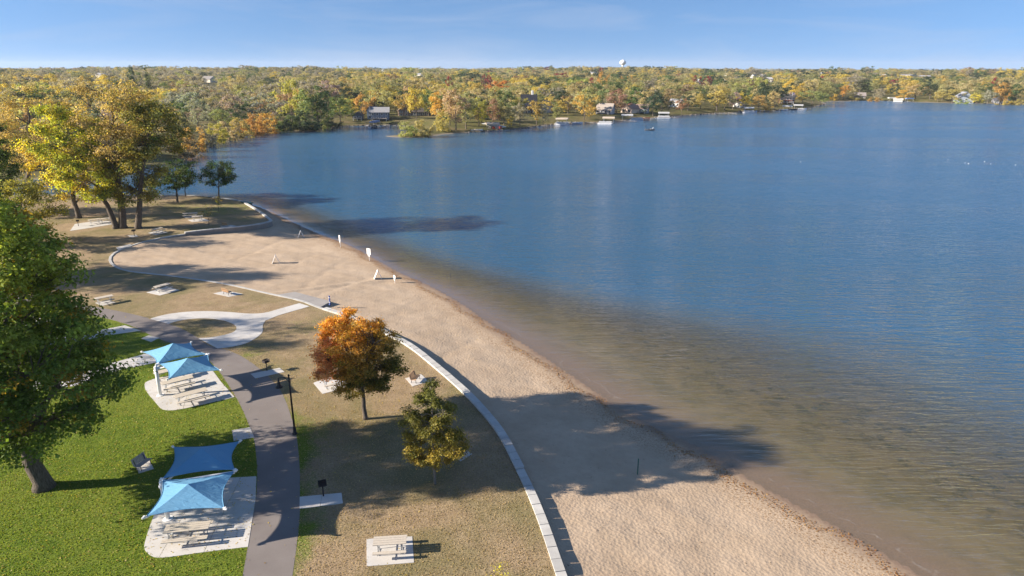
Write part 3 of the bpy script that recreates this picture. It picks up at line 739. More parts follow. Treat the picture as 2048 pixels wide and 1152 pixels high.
def plant_tree(name, label, cat, loc, seed, group=None, **kw):
    rng = np.random.RandomState(seed); root = empty(name, loc); tag(root, label, cat, group)
    bark = kw.get('bark', 'bark')
    wood, me = tree_parts(rng, **kw)
    wood.build('trunk', M[bark], root, True); link_mesh('crown', me, root)
    return root
def pal(cols, wts, sc=2.2, seed=0):
    cols = np.array(cols, float); wts = np.array(wts, float)
    def f(P, t, rng):
        k = rng.choice(len(cols), len(P), p=wts/wts.sum()); c = cols[k]
        nz = sum(np.sin(P@rng.normal(0, 1.0/sc, 3)*2+rng.rand()*6) for _ in range(4))[:, None]/4
        return c*(1+.28*nz)
    return f
GRN, DGRN, YGRN, YEL, GOLD, OLV, TAN, ORG, RUST = (.10, .16, .028), (.045, .080, .022), (.42, .46, .05), (.82, .68, .06), (.78, .54, .08), (.38, .36, .10), (.62, .46, .19), (.6, .3, .05), (.3, .15, .05)

# big maple at the left edge
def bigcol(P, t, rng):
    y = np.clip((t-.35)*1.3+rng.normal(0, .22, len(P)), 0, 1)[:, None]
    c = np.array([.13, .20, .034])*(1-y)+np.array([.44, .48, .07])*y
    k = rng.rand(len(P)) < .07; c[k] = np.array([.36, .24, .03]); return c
p = G(88, 975)
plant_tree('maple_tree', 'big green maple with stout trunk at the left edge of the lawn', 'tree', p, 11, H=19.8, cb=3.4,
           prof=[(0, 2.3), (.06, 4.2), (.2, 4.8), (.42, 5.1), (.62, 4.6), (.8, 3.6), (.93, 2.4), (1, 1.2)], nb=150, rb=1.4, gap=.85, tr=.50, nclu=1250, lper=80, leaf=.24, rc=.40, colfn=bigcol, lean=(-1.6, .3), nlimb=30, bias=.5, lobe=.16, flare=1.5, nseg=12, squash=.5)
# orange maple
def orcol(P, t, rng):
    ang = -P[:, 0]/3.2; s_ = np.clip(.55*ang+1.15*(t-.42)+rng.normal(0, .2, len(P))+.38, 0, 1)[:, None]
    c = np.array([.14, .14, .028])*(1-s_)+np.array([.78, .38, .06])*s_
    k = (ang > .55) & (t < .7); c[k] = np.array([.80, .34, .13]); k = rng.rand(len(P)) < .12; c[k] = c[k]*.5+np.array([.20, .17, .02])
    return c
p = G(731, 838)
plant_tree('maple_tree', 'round orange and green autumn maple beside the curving wall', 'tree', p, 5, H=8.9, cb=2.3,
           prof=[(0, .8), (.1, 1.9), (.3, 2.8), (.5, 2.95), (.7, 2.6), (.86, 1.7), (1, .6)], nb=80, rb=.80, gap=.72, tr=.17, nclu=900, lper=58, leaf=.15, rc=.20, colfn=orcol, lean=(-.3, .1), nlimb=14, bias=.42, lobe=.10)
# upright pear
def prcol(P, t, rng):
    s_ = np.clip((.62-t)*1.5+rng.normal(0, .25, len(P)), 0, 1)[:, None]
    c = np.array([.15, .155, .035])*(1-s_)+np.array([.46, .34, .06])*s_; return c
p = G(870, 968)
plant_tree('pear_tree', 'small egg shaped olive and bronze tree with slim trunk near the stone wall', 'tree', p, 6, H=7.9, cb=1.6,
           prof=[(0, .5), (.1, 1.45), (.25, 1.85), (.42, 1.6), (.62, 1.1), (.82, .6), (1, .08)], nb=48, rb=.52, tr=.075, nclu=520, lper=48, leaf=.13, rc=.16, colfn=prcol, lean=(0, 0), nlimb=20, bias=.5, lobe=.12, trunk_top=.95, bark='pale_bark')
# yellow sapling in the near dry grass
p = G(1000, 1225)
plant_tree('sapling', 'sparse bright yellow young tree top in the dry grass at the bottom edge', 'tree', p, 7, H=2.9, cb=1.3,
           prof=[(0, .4), (.5, .75), (1, .2)], tr=.03, nclu=34, lper=9, leaf=.10, rc=.16, colfn=pal([YEL, (.5, .42, .04)], [1, 1]), nlimb=8, bark='pale_bark')
cw = 'tall old cottonwoods at the edge of the picnic lawn'
PALC = dict(tan=pal([TAN, (.38, .27, .06), OLV], [4, 3, 1]), yg=pal([YGRN, YEL, GRN, (.28, .24, .03)], [3, 1.6, 1.4, 2]), olive=pal([OLV, (.22, .19, .035), GRN, (.36, .28, .03)], [3, 3, 1.2, 1.2]),
            dark=pal([DGRN, GRN, (.09, .10, .02)], [3, 3, 1]), gold=pal([GOLD, YEL, (.30, .22, .04), OLV], [3, 2, 2, 1]), pale=pal([(.30, .28, .06), (.20, .21, .04), (.42, .36, .05)], [3, 3, 1]))
def big(px, py, toppx, topy, halfw, pc, seed, label, cbf=.3, tr=.55, nclu=330, lper=55, leaf=.34, rc=.85, prof=None, name='cottonwood_tree', cat='tree', group=None, depthlean=0, lobe=.3, nlimb=16, **kw):
    p = G(px, py); q = ray(toppx, topy); t = p.y/q.y; H = EYE+q.z*t; wx_ = q.x*t-p.x
    dep = p.y*ca+EYE*sa; r = halfw*dep/FPX*.9
    nclu = int(nclu*1.9); lper = int(lper*.52); rc = rc*.62; kw.setdefault('nb', int(26+r*3.2)); kw.setdefault('rb', .55+r*.17)
    prof = prof or [(0, .35), (.12, .65), (.3, .92), (.5, 1.0), (.7, .92), (.87, .65), (1, .22)]
    return plant_tree(name, label, cat, p, seed, group, H=H, cb=H*cbf, prof=[(a, b*r) for a, b in prof], tr=tr, nclu=nclu, lper=lper, leaf=leaf, rc=rc, colfn=PALC[pc], lean=(wx_, depthlean), nlimb=nlimb, bias=.5, lobe=lobe, squash=.6, **kw)
big(246, 456, 218, 156, 88, 'tan', 21, 'tallest tan leaved cottonwood with dark forked trunk on the picnic lawn', .42, .60, nclu=380, lper=42, flare=1.5, leaf=.3)
big(232, 457, 105, 215, 82, 'yg', 22, 'yellow green cottonwood leaning left from the shared trunk base', .22, .45, nclu=460, lper=62, lobe=.3)
big(277, 457, 308, 205, 62, 'olive', 23, 'olive gold cottonwood with straight trunk on the picnic lawn nearest the bay', .24, .52, nclu=360, lper=60)
big(158, 436, 118, 268, 58, 'gold', 24, 'orange gold cottonwood with leaning trunk behind the big maple', .22, .42, nclu=300, lper=55)
big(60, 400, 60, 178, 85, 'tan', 25, 'broad tan cottonwood behind the yellow green one', .3, .5, nclu=330, lper=50)
big(-20, 430, -15, 248, 58, 'dark', 26, 'dark green tree at the left edge above the pale shrub', .1, .5, nclu=300, lper=60)
big(35, 490, 48, 362, 72, 'pale', 27, 'low pale yellow green tree behind the crown of the big maple', .12, .3, nclu=280, lper=55, leaf=.28, rc=.6, name='maple_tree')
big(355, 405, 352, 322, 38, 'dark', 28, 'dark spreading tree near the bay edge beside the cottonwoods', .34, .22, nclu=130, lper=50, leaf=.3, rc=.6, name='shade_tree')
big(371, 393, 368, 338, 17, 'dark', 29, 'small dark tree on the bay edge behind the spreading tree', .35, .12, nclu=50, lper=40, leaf=.3, rc=.5, name='shade_tree')
big(438, 397, 437, 322, 37, 'dark', 30, 'lone round dark green tree at the bay edge of the lawn', .38, .18, nclu=150, lper=55, leaf=.26, rc=.5, name='shade_tree', prof=[(0, .55), (.2, .9), (.5, 1), (.8, .75), (1, .3)], lobe=.15)
big(300, 406, 305, 350, 20, 'olive', 31, 'small pale green tree under the olive gold cottonwood', .2, .1, nclu=50, lper=40, leaf=.25, rc=.5, name='shade_tree')
big(-95, 568, -95, 330, 90, 'dark', 35, 'dark tree beyond the left edge behind the big maple', .15, .4, nclu=300, lper=60)
big(-330, 575, -330, 260, 130, 'olive', 33, 'wide olive tree standing outside the left of the park view', .2, .5, nclu=260, lper=50)
big(-420, 720, -420, 330, 150, 'dark', 34, 'wide dark tree standing outside the left of the lawn', .2, .5, nclu=260, lper=55)
for k, (px, py, tp, lb, pc) in enumerate([(437, 423, 391, 'thin young tree with sparse rusty leaves by the far picnic tables', 'gold'), (418, 449, 410, 'staked bare sapling beside the far bench', 'tan'), (296, 416, 394, 'small round sapling in the shade of the cottonwoods', 'olive')]):
    big(px, py, px, tp, 8, pc, 40+k, lb, .35, .05, nclu=16, lper=10, leaf=.2, rc=.25, name='sapling')

# ------------------------------------------------------------------ far shore woods
def proto(kind, seed):
    rng = np.random.RandomState(seed)
    if kind == 'round': kw = dict(H=1, cb=.16, prof=[(0, .16), (.2, .36), (.5, .42), (.75, .34), (1, .08)], nb=20, rb=.13, nclu=150, lper=12, leaf=.052, rc=.035)
    if kind == 'tall': kw = dict(H=1, cb=.2, prof=[(0, .1), (.25, .24), (.55, .28), (.8, .22), (1, .05)], nb=20, rb=.11, nclu=150, lper=12, leaf=.048, rc=.032)
    if kind == 'wide': kw = dict(H=1, cb=.3, prof=[(0, .3), (.3, .5), (.6, .46), (.85, .28), (1, .08)], nb=22, rb=.13, nclu=150, lper=12, leaf=.055, rc=.038)
    if kind == 'cone': kw = dict(H=1, cb=.08, prof=[(0, .24), (.3, .18), (.7, .09), (1, .01)], nclu=80, lper=16, leaf=.055, rc=.035)
    if kind == 'bush': kw = dict(H=1, cb=.02, prof=[(0, .45), (.3, .55), (.6, .48), (.85, .28), (1, .06)], nb=24, rb=.17, nclu=190, lper=14, leaf=.07, rc=.05)
    wood, me = tree_parts(rng, tr=.018, colfn=None, nlimb=7, bias=.5, lobe=.22, squash=.7, twigs=False, mat='leaf_far', cnoise=.12, nseg=5, **kw)
    w = bpy.data.meshes.new('trunk'); w.from_pydata(wood.v, [], wood.f); w.update(); w.materials.append(M['bark'])
    return w, me
PROT = {k: [proto(k, 100+i*7+j) for j in range(3 if k in ('round', 'wide', 'tall') else 2)] for i, k in enumerate(('round', 'tall', 'wide', 'cone', 'bush'))}
WORDS = {}
FC = dict(yellow=(.68, .55, .13), gold=(.58, .44, .14), orange=(.64, .37, .12), tan=(.54, .46, .25), olive=(.37, .36, .16), green=(.15, .21, .08), dark=(.085, .115, .065), grey=(.40, .36, .30), rust=(.42, .27, .16), red=(.32, .06, .07), lime=(.46, .48, .16), brown=(.34, .25, .165))
rt = random.Random(9)
n_ind = 0
def far_tree(p, H, w, kind, colour, label, name='tree', group=None, seed=None):
    """H height, w crown width in metres"""
    global n_ind
    wood, me = rt.choice(PROT[kind]); wid = {'round': .84, 'tall': .56, 'wide': 1.0, 'cone': .48, 'bush': 1.1}[kind]
    r = empty(name, p, rt.uniform(0, 6.28)); r.scale = (w/wid, w/wid, H); tag(r, label, 'shrub' if 'shrub' in name or 'bush' in name else 'tree', group)
    link_mesh('trunk', wood, r); c = link_mesh('crown', me, r)
    col = FC[colour]; c.color = tuple(min(1, q*rt.uniform(.88, 1.15)) for q in col)+(1,)
    n_ind += 1
    return r
taken = []
def E(px, base, top, wpx, kind, colour, label, name='tree', group=None):
    p = GL(px, base); q = ray(px, top); t = p.y/q.y; H = EYE+q.z*t-p.z; dep = p.y*ca+EYE*sa
    w = wpx*dep/FPX*(1.35 if ('bay' in label and name == 'shrub') else 1); taken.append((p.x, p.y, w*.5))
    return far_tree(p, max(1.2, H), w, kind, colour, label, name, group)
for a in [
    (812, 273, 241, 36, 'bush', 'lime', 'rounded yellow green willow bush at the tip of the sand spit', 'willow_bush'),
    (846, 273, 238, 38, 'bush', 'lime', 'taller yellow green willow bush on the spit, nearer the shore', 'willow_bush'),
    (825, 272, 252, 20, 'bush', 'lime', 'low willow bush filling the gap between the two on the spit', 'willow_bush'),
    (812, 237, 182, 44, 'wide', 'gold', 'golden oak with bare trunk in front of the brown gabled house'),
    (833, 239, 173, 42, 'wide', 'yellow', 'tall yellow oak on the lawn in front of the brown gabled house'),
    (792, 228, 186, 34, 'round', 'gold', 'gold tree between the two storey white house and the brown gabled house'),
    (857, 232, 180, 30, 'tall', 'green', 'green tree right of the brown gabled house'),
    (879, 247, 184, 34, 'tall', 'yellow', 'bright yellow tree rising behind the willow spit'),
    (886, 262, 222, 34, 'bush', 'gold', 'low gold shrub on the bank behind the willow spit', 'shrub'),
    (912, 261, 178, 44, 'tall', 'tan', 'tall pale tan willow by the water, right of the spit'),
    (932, 258, 186, 40, 'tall', 'tan', 'tan willow with dark trunk next to the tallest willow'),
    (900, 250, 172, 44, 'round', 'tan', 'large tan crown behind the pale willows'),
    (958, 253, 196, 34, 'tall', 'yellow', 'yellow willow left of the stacked dock sections'),
    (940, 240, 178, 40, 'round', 'olive', 'olive crown behind the yellow willow'),
    (681, 246, 190, 56, 'round', 'green', 'dark green bushy tree left of the white two storey house'),
    (728, 236, 186, 40, 'round', 'gold', 'gold crown rising behind the dark green bushy tree'),
    (637, 255, 172, 50, 'tall', 'green', 'tall green poplar at the head of the bay'),
    (612, 256, 178, 40, 'tall', 'olive', 'tall olive poplar next to the green poplar'),
    (585, 252, 150, 56, 'round', 'lime', 'highest yellow green tree at the head of the bay'),
    (648, 258, 230, 24, 'bush', 'lime', 'small weeping yellow green shrub at the head of the bay', 'shrub'),
    (600, 262, 222, 46, 'bush', 'dark', 'dark green shrub mass on the bay shore', 'shrub'),
    (570, 264, 228, 34, 'bush', 'green', 'green shrub between the dark and orange shrubs on the bay', 'shrub'),
    (628, 262, 236, 30, 'bush', 'dark', 'low dark shrub under the green poplar', 'shrub'),
    (665, 256, 234, 34, 'bush', 'dark', 'low dark shrub under the dark green bushy tree', 'shrub'),
    (535, 267, 224, 38, 'bush', 'gold', 'golden shrub on the bay shore next to the green shrub', 'shrub'),
    (508, 272, 228, 36, 'bush', 'orange', 'orange shrub on the bay shore', 'shrub'),
    (482, 277, 236, 32, 'bush', 'gold', 'gold shrub left of the orange one on the bay', 'shrub'),
    (460, 282, 240, 34, 'bush', 'tan', 'tan orange shrub on the bay shore between gold ones', 'shrub'),
    (436, 287, 244, 32, 'bush', 'yellow', 'yellow shrub on the bay shore', 'shrub'),
    (414, 294, 248, 32, 'bush', 'grey', 'grey leafless shrub on the bay shore', 'shrub'),
    (393, 304, 252, 32, 'bush', 'gold', 'small gold shrub by the bay at the edge of the cottonwoods', 'shrub'),
    (372, 316, 262, 40, 'bush', 'brown', 'brown shrub by the bay behind the cottonwoods', 'shrub'),
    (1020, 259, 231, 14, 'tall', 'yellow', 'small bright yellow weeping tree at the water, right of the dock sections'),
    (985, 250, 200, 34, 'round', 'rust', 'rust brown tree behind the stacked dock sections'),
    (1008, 250, 205, 34, 'tall', 'olive', 'olive tree left of the black roofed house'),
    (1040, 250, 206, 30, 'tall', 'grey', 'grey brown tree in front of the black roofed house'),
    (1073, 249, 199, 28, 'tall', 'gold', 'gold and olive tree in front of the black roofed house'),
    (1086, 250, 210, 28, 'round', 'grey', 'grey twiggy tree right of the gold one before the black roofed house'),
    (1114, 247, 208, 18, 'tall', 'olive', 'slim olive tree left of the tan boat canopy'),
    (1124, 226, 206, 28, 'round', 'yellow', 'small yellow tree behind the slim olive tree'),
    (1010, 232, 177, 50, 'round', 'green', 'dark green tree left above the black roofed house'),
    (1002, 205, 157, 46, 'round', 'orange', 'bright orange tree high on the slope'),
    (1168, 240, 186, 46, 'round', 'yellow', 'large bright yellow tree on the shore lawn'),
    (1180, 238, 214, 18, 'round', 'gold', 'small gold tree touching the large bright yellow tree'),
    (1136, 228, 188, 40, 'round', 'brown', 'brown oak left of the large bright yellow tree'),
    (1232, 226, 180, 48, 'round', 'rust', 'rusty oak above the grey house'),
    (1206, 215, 176, 40, 'round', 'olive', 'olive tree behind the rusty oak'),
    (1271, 216, 175, 40, 'round', 'green', 'green tree above the long beige house'),
    (1305, 232, 187, 44, 'round', 'dark', 'dark green tree right of the long beige house'),
    (1322, 228, 194, 34, 'round', 'dark', 'second dark tree right of the long beige house'),
    (1339, 218, 179, 40, 'round', 'rust', 'brown tree behind the sandy shore bank'),
    (1363, 226, 196, 26, 'wide', 'rust', 'small rust tree leaning on the sandy bank'),
    (1375, 222, 188, 36, 'round', 'dark', 'dark tree left of the open shore lawn'),
    (1401, 218, 188, 36, 'round', 'gold', 'tan gold tree at the left of the open shore lawn'),
    (1433, 222, 173, 40, 'tall', 'gold', 'tall gold tree at the right of the open shore lawn'),
    (1449, 221, 176, 34, 'tall', 'tan', 'tan tree next to the tall gold tree'),
    (1485, 220, 183, 30, 'round', 'yellow', 'yellow tree near the white boathouse canopy'),
    (1516, 219, 188, 34, 'round', 'gold', 'gold tree right of the white boathouse canopy'),
    (1465, 219, 182, 30, 'round', 'grey', 'grey tree between the gold and yellow shore trees'),
    (1548, 219, 180, 30, 'round', 'tan', 'tan tree left of the red house'),
    (1537, 222, 206, 22, 'bush', 'gold', 'gold shrub at the water left of the marina', 'shrub'),
    (1580, 196, 160, 36, 'round', 'yellow', 'yellow tree behind the red house'),
    (1550, 190, 162, 26, 'round', 'green', 'green tree left above the red house'),
    (1604, 206, 176, 40, 'round', 'gold', 'gold tree right of the red house'),
    (1624, 212, 178, 44, 'wide', 'olive', 'big olive gold tree on the point right of the marina'),
    (1640, 211, 182, 30, 'round', 'olive', 'olive tree at the very tip of the point'),
    (1686, 199, 169, 17, 'tall', 'orange', 'narrow orange tree on the far bank'),
    (1712, 200, 186, 22, 'bush', 'lime', 'yellow green round shrub on the far bank', 'shrub'),
    (1668, 200, 187, 16, 'bush', 'yellow', 'low yellow shrub left of the narrow orange tree', 'shrub'),
    (1718, 192, 161, 50, 'round', 'dark', 'dark green wide tree behind the far bank'),
    (1747, 201, 194, 22, 'bush', 'orange', 'low orange reeds shrub on the far bank', 'shrub'),
    (1757, 199, 176, 20, 'wide', 'grey', 'bare grey tree beside the low orange shrub'),
    (1802, 199, 178, 28, 'round', 'yellow', 'round bright yellow tree on the far bank beside the blue dock'),
    (1830, 197, 168, 40, 'round', 'tan', 'tan tree behind the round bright yellow tree'),
    (1859, 198, 166, 36, 'round', 'dark', 'dark tree right of the blue dock'),
    (1884, 200, 170, 34, 'round', 'tan', 'tan tree left of the weeping green willow'),
    (1875, 201, 182, 14, 'tall', 'lime', 'small pale green tree on the bank before the willow'),
    (1905, 203, 176, 40, 'round', 'lime', 'weeping green willow left of the blue grey gabled house'),
    (1952, 205, 186, 30, 'round', 'yellow', 'yellow tree right of the blue grey gabled house'),
    (1975, 206, 180, 28, 'tall', 'grey', 'bare brown tree near the right end of the far bank'),
    (1999, 205, 166, 36, 'round', 'orange', 'orange tan tree near the right end of the far bank'),
    (2030, 205, 170, 40, 'round', 'green', 'green tree at the right end of the far bank'),
    (1926, 205, 199, 24, 'bush', 'lime', 'low green hedge shrub below the blue grey gabled house', 'shrub'),
    (2010, 208, 200, 26, 'bush', 'gold', 'low gold shrub near the right end of the far bank', 'shrub'),
    (2040, 208, 198, 26, 'bush', 'lime', 'low green shrub at the right end of the far bank', 'shrub'),
    (303, 215, 128, 16, 'cone', 'dark', 'dark pointed spruce standing above the left skyline', 'spruce_tree'),
    (270, 205, 134, 24, 'round', 'dark', 'dark round tree left of the pointed spruce'),
    (783, 200, 161, 16, 'round', 'red', 'crimson tree in the middle of the slope left of the water tower'),
    (899, 195, 153, 17, 'round', 'red', 'crimson tree high behind the brown gabled house'),
    (968, 185, 150, 12, 'round', 'red', 'pair of dark red crowns, left one, high on the slope'),
    (980, 185, 148, 14, 'round', 'red', 'pair of dark red crowns, right one, high on the slope'),
    (1181, 190, 156, 18, 'round', 'red', 'dark red tree below the water tower slope'),
    (1202, 160, 133, 11, 'round', 'red', 'small dark red tree on the skyline left of the water tower'),
    (1388, 180, 151, 12, 'round', 'red', 'dark red tree by white gables right of the tower, left one'),
    (1402, 180, 152, 12, 'round', 'red', 'dark red tree by white gables right of the tower, middle one'),
    (1416, 180, 150, 12, 'round', 'red', 'dark red tree by white gables right of the tower, right one'),
    (1988, 185, 153, 16, 'round', 'red', 'maroon tree behind the right end of the far bank'),
    (1785, 180, 158, 24, 'wide', 'red', 'dull red tree behind the far bank near the blue dock'),
    (1204, 195, 140, 22, 'round', 'gold', 'gold tree on the slope below the small dark red tree'),
]: E(*a[:7], **({'name': a[7]} if len(a) > 7 else {}))

houses_at = []   # filled before the random woods so that trees leave room
def house(px, base, wpx, hpx, roofc, wallc, label, ridge='x', storeys=1, depth=.7, rot=0.0, chim=False, roof_h=.45, gablewall=None, wins=3, clear=True, deck=False):
    p = GL(px, base); dep = p.y*ca+EYE*sa; W = wpx*dep/FPX; Hh = hpx*dep/FPX; D = max(6, W*depth); rh = Hh*roof_h; wh = Hh-rh
    root = empty('house', (p.x, p.y+D/2, p.z-.1), math.atan2(-p.x, p.y)*.6+R(rot)); tag(root, label, 'house')
    if clear: taken.append((p.x, p.y+D/2, max(W, D)*.55)); houses_at.append((p.x, p.y+D/2))
    x, y = W/2, D/2
    wall = MB()
    if ridge == 'x':
        wall.add([(-x, -y, -1.5), (x, -y, -1.5), (x, y, -1.5), (-x, y, -1.5), (-x, -y, wh), (x, -y, wh), (x, y, wh), (-x, y, wh), (-x, 0, wh+rh*.97), (x, 0, wh+rh*.97)],
                 [(0, 1, 5, 4), (2, 3, 7, 6), (1, 2, 6, 9, 5), (3, 0, 4, 8, 7)])
        e = .5; rf = MB()
        for s_ in (-1, 1):
            a = (s_*(y+e)); za = wh-e*rh/y
            vs = [(-x-e, a, za), (x+e, a, za), (x+e, 0, wh+rh), (-x-e, 0, wh+rh)]; vs += [(q[0], q[1], q[2]+.22) for q in vs]
            rf.add(vs, [(0, 1, 2, 3), (7, 6, 5, 4), (0, 4, 5, 1), (1, 5, 6, 2), (3, 7, 4, 0)])
    else:
        wall.add([(-x, -y, -1.5), (x, -y, -1.5), (x, y, -1.5), (-x, y, -1.5), (-x, -y, wh), (x, -y, wh), (x, y, wh), (-x, y, wh), (0, -y, wh+rh*.97), (0, y, wh+rh*.97)],
                 [(0, 1, 5, 8, 4), (2, 3, 7, 9, 6), (1, 2, 6, 5), (3, 0, 4, 7)])
        e = .5; rf = MB()
        for s_ in (-1, 1):
            a = s_*(x+e); za = wh-e*rh/x
            vs = [(a, -y-e, za), (a, y+e, za), (0, y+e, wh+rh), (0, -y-e, wh+rh)]; vs += [(q[0], q[1], q[2]+.22) for q in vs]
            rf.add(vs, [(0, 1, 2, 3), (7, 6, 5, 4), (0, 4, 5, 1), (1, 5, 6, 2), (3, 7, 4, 0), (2, 6, 7, 3)])
    w_ = wall.build('wall', M['house_wall'], root); w_.color = (*wallc, 1)
    r_ = rf.build('roof', M['house_roof'], root); r_.color = (*roofc, 1)
    if chim:
        c_ = MB().box((x*.45, y*.1, wh+rh*.9), (1.3, 1.1, rh*.7+1.6)).build('chimney', M['house_wall'], r_); c_.color = (.8, .78, .75, 1) if chim == 'w' else (.3, .2, .16, 1)
    if wins:
        sh = wh/storeys
        for s_ in range(storeys):
            for k_ in range(wins):
                cx = -x+(k_+.5)*W/wins; ww, wh_ = min(1.7, W/wins*.5), min(1.5, sh*.5); cz = sh*(s_+.52)
                f = MB()
                for (dx, dz, sx, sz) in ((0, wh_/2, ww+.3, .14), (0, -wh_/2, ww+.3, .14), (-ww/2, 0, .14, wh_), (ww/2, 0, .14, wh_)): f.box((cx+dx, -y-.05, cz+dz), (sx, .12, sz))
                fo = f.build('window', M['trim'], root); MB().box((cx, -y-.02, cz), (ww, .06, wh_)).build('pane', M['glass'], fo)
    if deck:
        d_ = MB().box((0, -y-1.6, .9), (W*.8, 3.0, .2)).build('deck', M['dock_wood'], root)
        for sx in (-.38, 0, .38): MB().box((W*sx, -y-2.9, -.1), (.25, .25, 1.9)).build('post', M['trim'], d_)
    return root
house(758, 240, 36, 24, (.34, .34, .35), (.16, .20, .26), 'blue grey two storey house with white trim behind the moored boat', 'x', 2, .8, 0, False, .35, wins=4, deck=True)
house(745, 238, 14, 24, (.17, .17, .18), (.60, .61, .63), 'white gabled wing at the left of the blue grey two storey house', 'y', 2, 1.2, -30, False, .3, wins=1, clear=False)
house(714, 239, 20, 14, (.13, .13, .13), (.13, .15, .17), 'dark low house left of the two storey house on the bay', 'y', 1, .9, 0, False, .4, wins=2, deck=True)
house(810, 232, 30, 25, (.17, .12, .095), (.26, .18, .14), 'brown steep gabled house behind the golden oaks', 'y', 2, .8, 8, False, .55, wins=3)
house(842, 232, 34, 18, (.10, .085, .08), (.09, .09, .10), 'dark long house right of the brown gabled house', 'x', 1, .6, 0, False, .5, wins=4)
house(1058, 227, 30, 36, (.030, .033, .045), (.16, .13, .11), 'tall house with steep black roof and white chimney among trees', 'x', 2, .9, 0, 'w', .6, wins=3)
house(1092, 226, 17, 25, (.19, .18, .18), (.58, .57, .58), 'white gable wing right of the steep black roofed house', 'y', 2, 1.0, -40, False, .35, wins=2)
house(1212, 228, 32, 20, (.36, .31, .27), (.42, .42, .44), 'grey hip roofed house with white trim right of the yellow tree', 'x', 1, .7, -20, False, .55, wins=4, deck=True)
house(1262, 226, 26, 17, (.34, .23, .18), (.80, .64, .52), 'beige gable end of the long brown roofed house', 'y', 1, 1.0, -38, False, .5, wins=2)
house(1284, 226, 28, 16, (.26, .18, .15), (.32, .37, .43), 'blue grey long wing right of the beige gable', 'x', 1, .7, -15, False, .4, wins=5, clear=False, deck=True)
house(1354, 214, 24, 15, (.42, .41, .42), (.62, .62, .63), 'white low house behind the sandy shore bank', 'x', 1, .6, -35, False, .4, wins=3)
house(1576, 207, 28, 18, (.09, .085, .085), (.15, .06, .045), 'dark red lake house above the marina', 'x', 2, .7, 0, 'r', .35, wins=5, deck=True)
house(1722, 196, 20, 11, (.30, .26, .24), (.25, .22, .2), 'small brown house under the dark green wide tree', 'x', 1, .7, 0, False, .5, wins=2)
house(1935, 203, 28, 22, (.26, .27, .31), (.32, .36, .42), 'blue grey gabled house right of the weeping willow', 'y', 2, 1.0, 6, False, .5, wins=3)
house(2008, 204, 28, 12, (.11, .11, .125), (.2, .2, .22), 'dark low house near the right end of the far bank', 'x', 1, .7, 0, False, .4, wins=4)
house(1480, 215, 16, 10, (.36, .35, .36), (.70, .69, .66), 'small white house glimpsed between the gold and yellow shore trees', 'y', 1, .9, -35, False, .45, wins=2)
house(1800, 200, 16, 7, (.5, .48, .45), (.66, .62, .56), 'low pale shed left of the round bright yellow tree', 'x', 1, .6, -10, False, .4, wins=0)
for k_, (px, b, w_, h_, lb) in enumerate([(1072, 165, 12, 8, 'white house with grey roof high on the slope, left of the tower'), (1097, 172, 13, 7, 'grey roofed house on the slope below the highest white house'), (1166, 178, 8, 10, 'white sliver of a house beside the dark red tree'),
        (1187, 149, 13, 6, 'white house just under the skyline left of the water tower'), (1400, 164, 14, 6, 'white gabled house under the three dark red trees'), (1448, 163, 9, 9, 'white gable in the slope right of the tower, lower one'), (1453, 156, 9, 8, 'white gable in the slope right of the tower, upper one'),
        (1508, 158, 10, 9, 'grey roofed house in the far subdivision, left end'), (1527, 155, 12, 7, 'white long house in the far subdivision'), (1541, 164, 12, 9, 'white house below the far subdivision'), (1515, 166, 9, 7, 'beige house below the grey roofed far house'),
        (415, 165, 24, 12, 'white roofed house among trees behind the left woods'), (200, 154, 22, 9, 'pale house in the left woods behind the tan cottonwood'), (768, 145, 10, 6, 'tiny white house on the skyline, left of the crimson tree'), (798, 147, 11, 6, 'tiny white house on the skyline, right of its twin'),
        (838, 152, 16, 6, 'row house with white front on the middle skyline'), (1644, 156, 8, 9, 'white building on the far right slope'), (1820, 155, 26, 5, 'long pale flat roofed building on the far right plain'), (1855, 156, 20, 5, 'white low shed beside the long pale building'),
        (1770, 152, 14, 5, 'small pale building on the far right plain'), (1395, 170, 8, 6, 'beige house front below the three dark red trees')]):
    house(px, b, w_, h_, [(.3, .3, .32), (.42, .42, .44), (.25, .23, .22)][k_ % 3], [(.7, .69, .66), (.62, .62, .64), (.66, .6, .5)][k_ % 3], lb, 'y' if w_ < 11 else 'x', 1, .8, -20-(k_*37) % 30, False, .45, wins=0)
for t_ in list(taken[-21:]): pass
# water tower
p = GL(1245, 140); p = Vector((G(1245, 140, 0).x/G(1245, 140, 0).y*1900, 1900, 0)); p.z = float(land_z(p.x, p.y))
q = ray(1245, 120); topz = EYE+q.z*(p.y/q.y); Rr = 8.5
tw = tag(empty('water_tower', p), 'white bulb topped water tower on the skyline', 'water tower'); Ht = topz-p.z
MB().lathe([(Rr*.30, 0), (Rr*.22, Ht*.25), (Rr*.22, Ht-Rr*1.7), (Rr*.4, Ht-Rr*1.45)], 20).build('stem', M['white_paint'], tw, True)
MB().lathe([(Rr*.4, Ht-Rr*1.45), (Rr*.85, Ht-Rr*1.2), (Rr, Ht-Rr*.85), (Rr*.97, Ht-Rr*.55), (Rr*.75, Ht-Rr*.25), (Rr*.35, Ht-Rr*.06), (.3, Ht)], 24).build('tank', M['white_paint'], tw, True)
MB().lathe([(1.2, Ht-.1), (1.2, Ht+1.0), (.4, Ht+1.3)], 10).build('vent', M['white_paint'], tw)

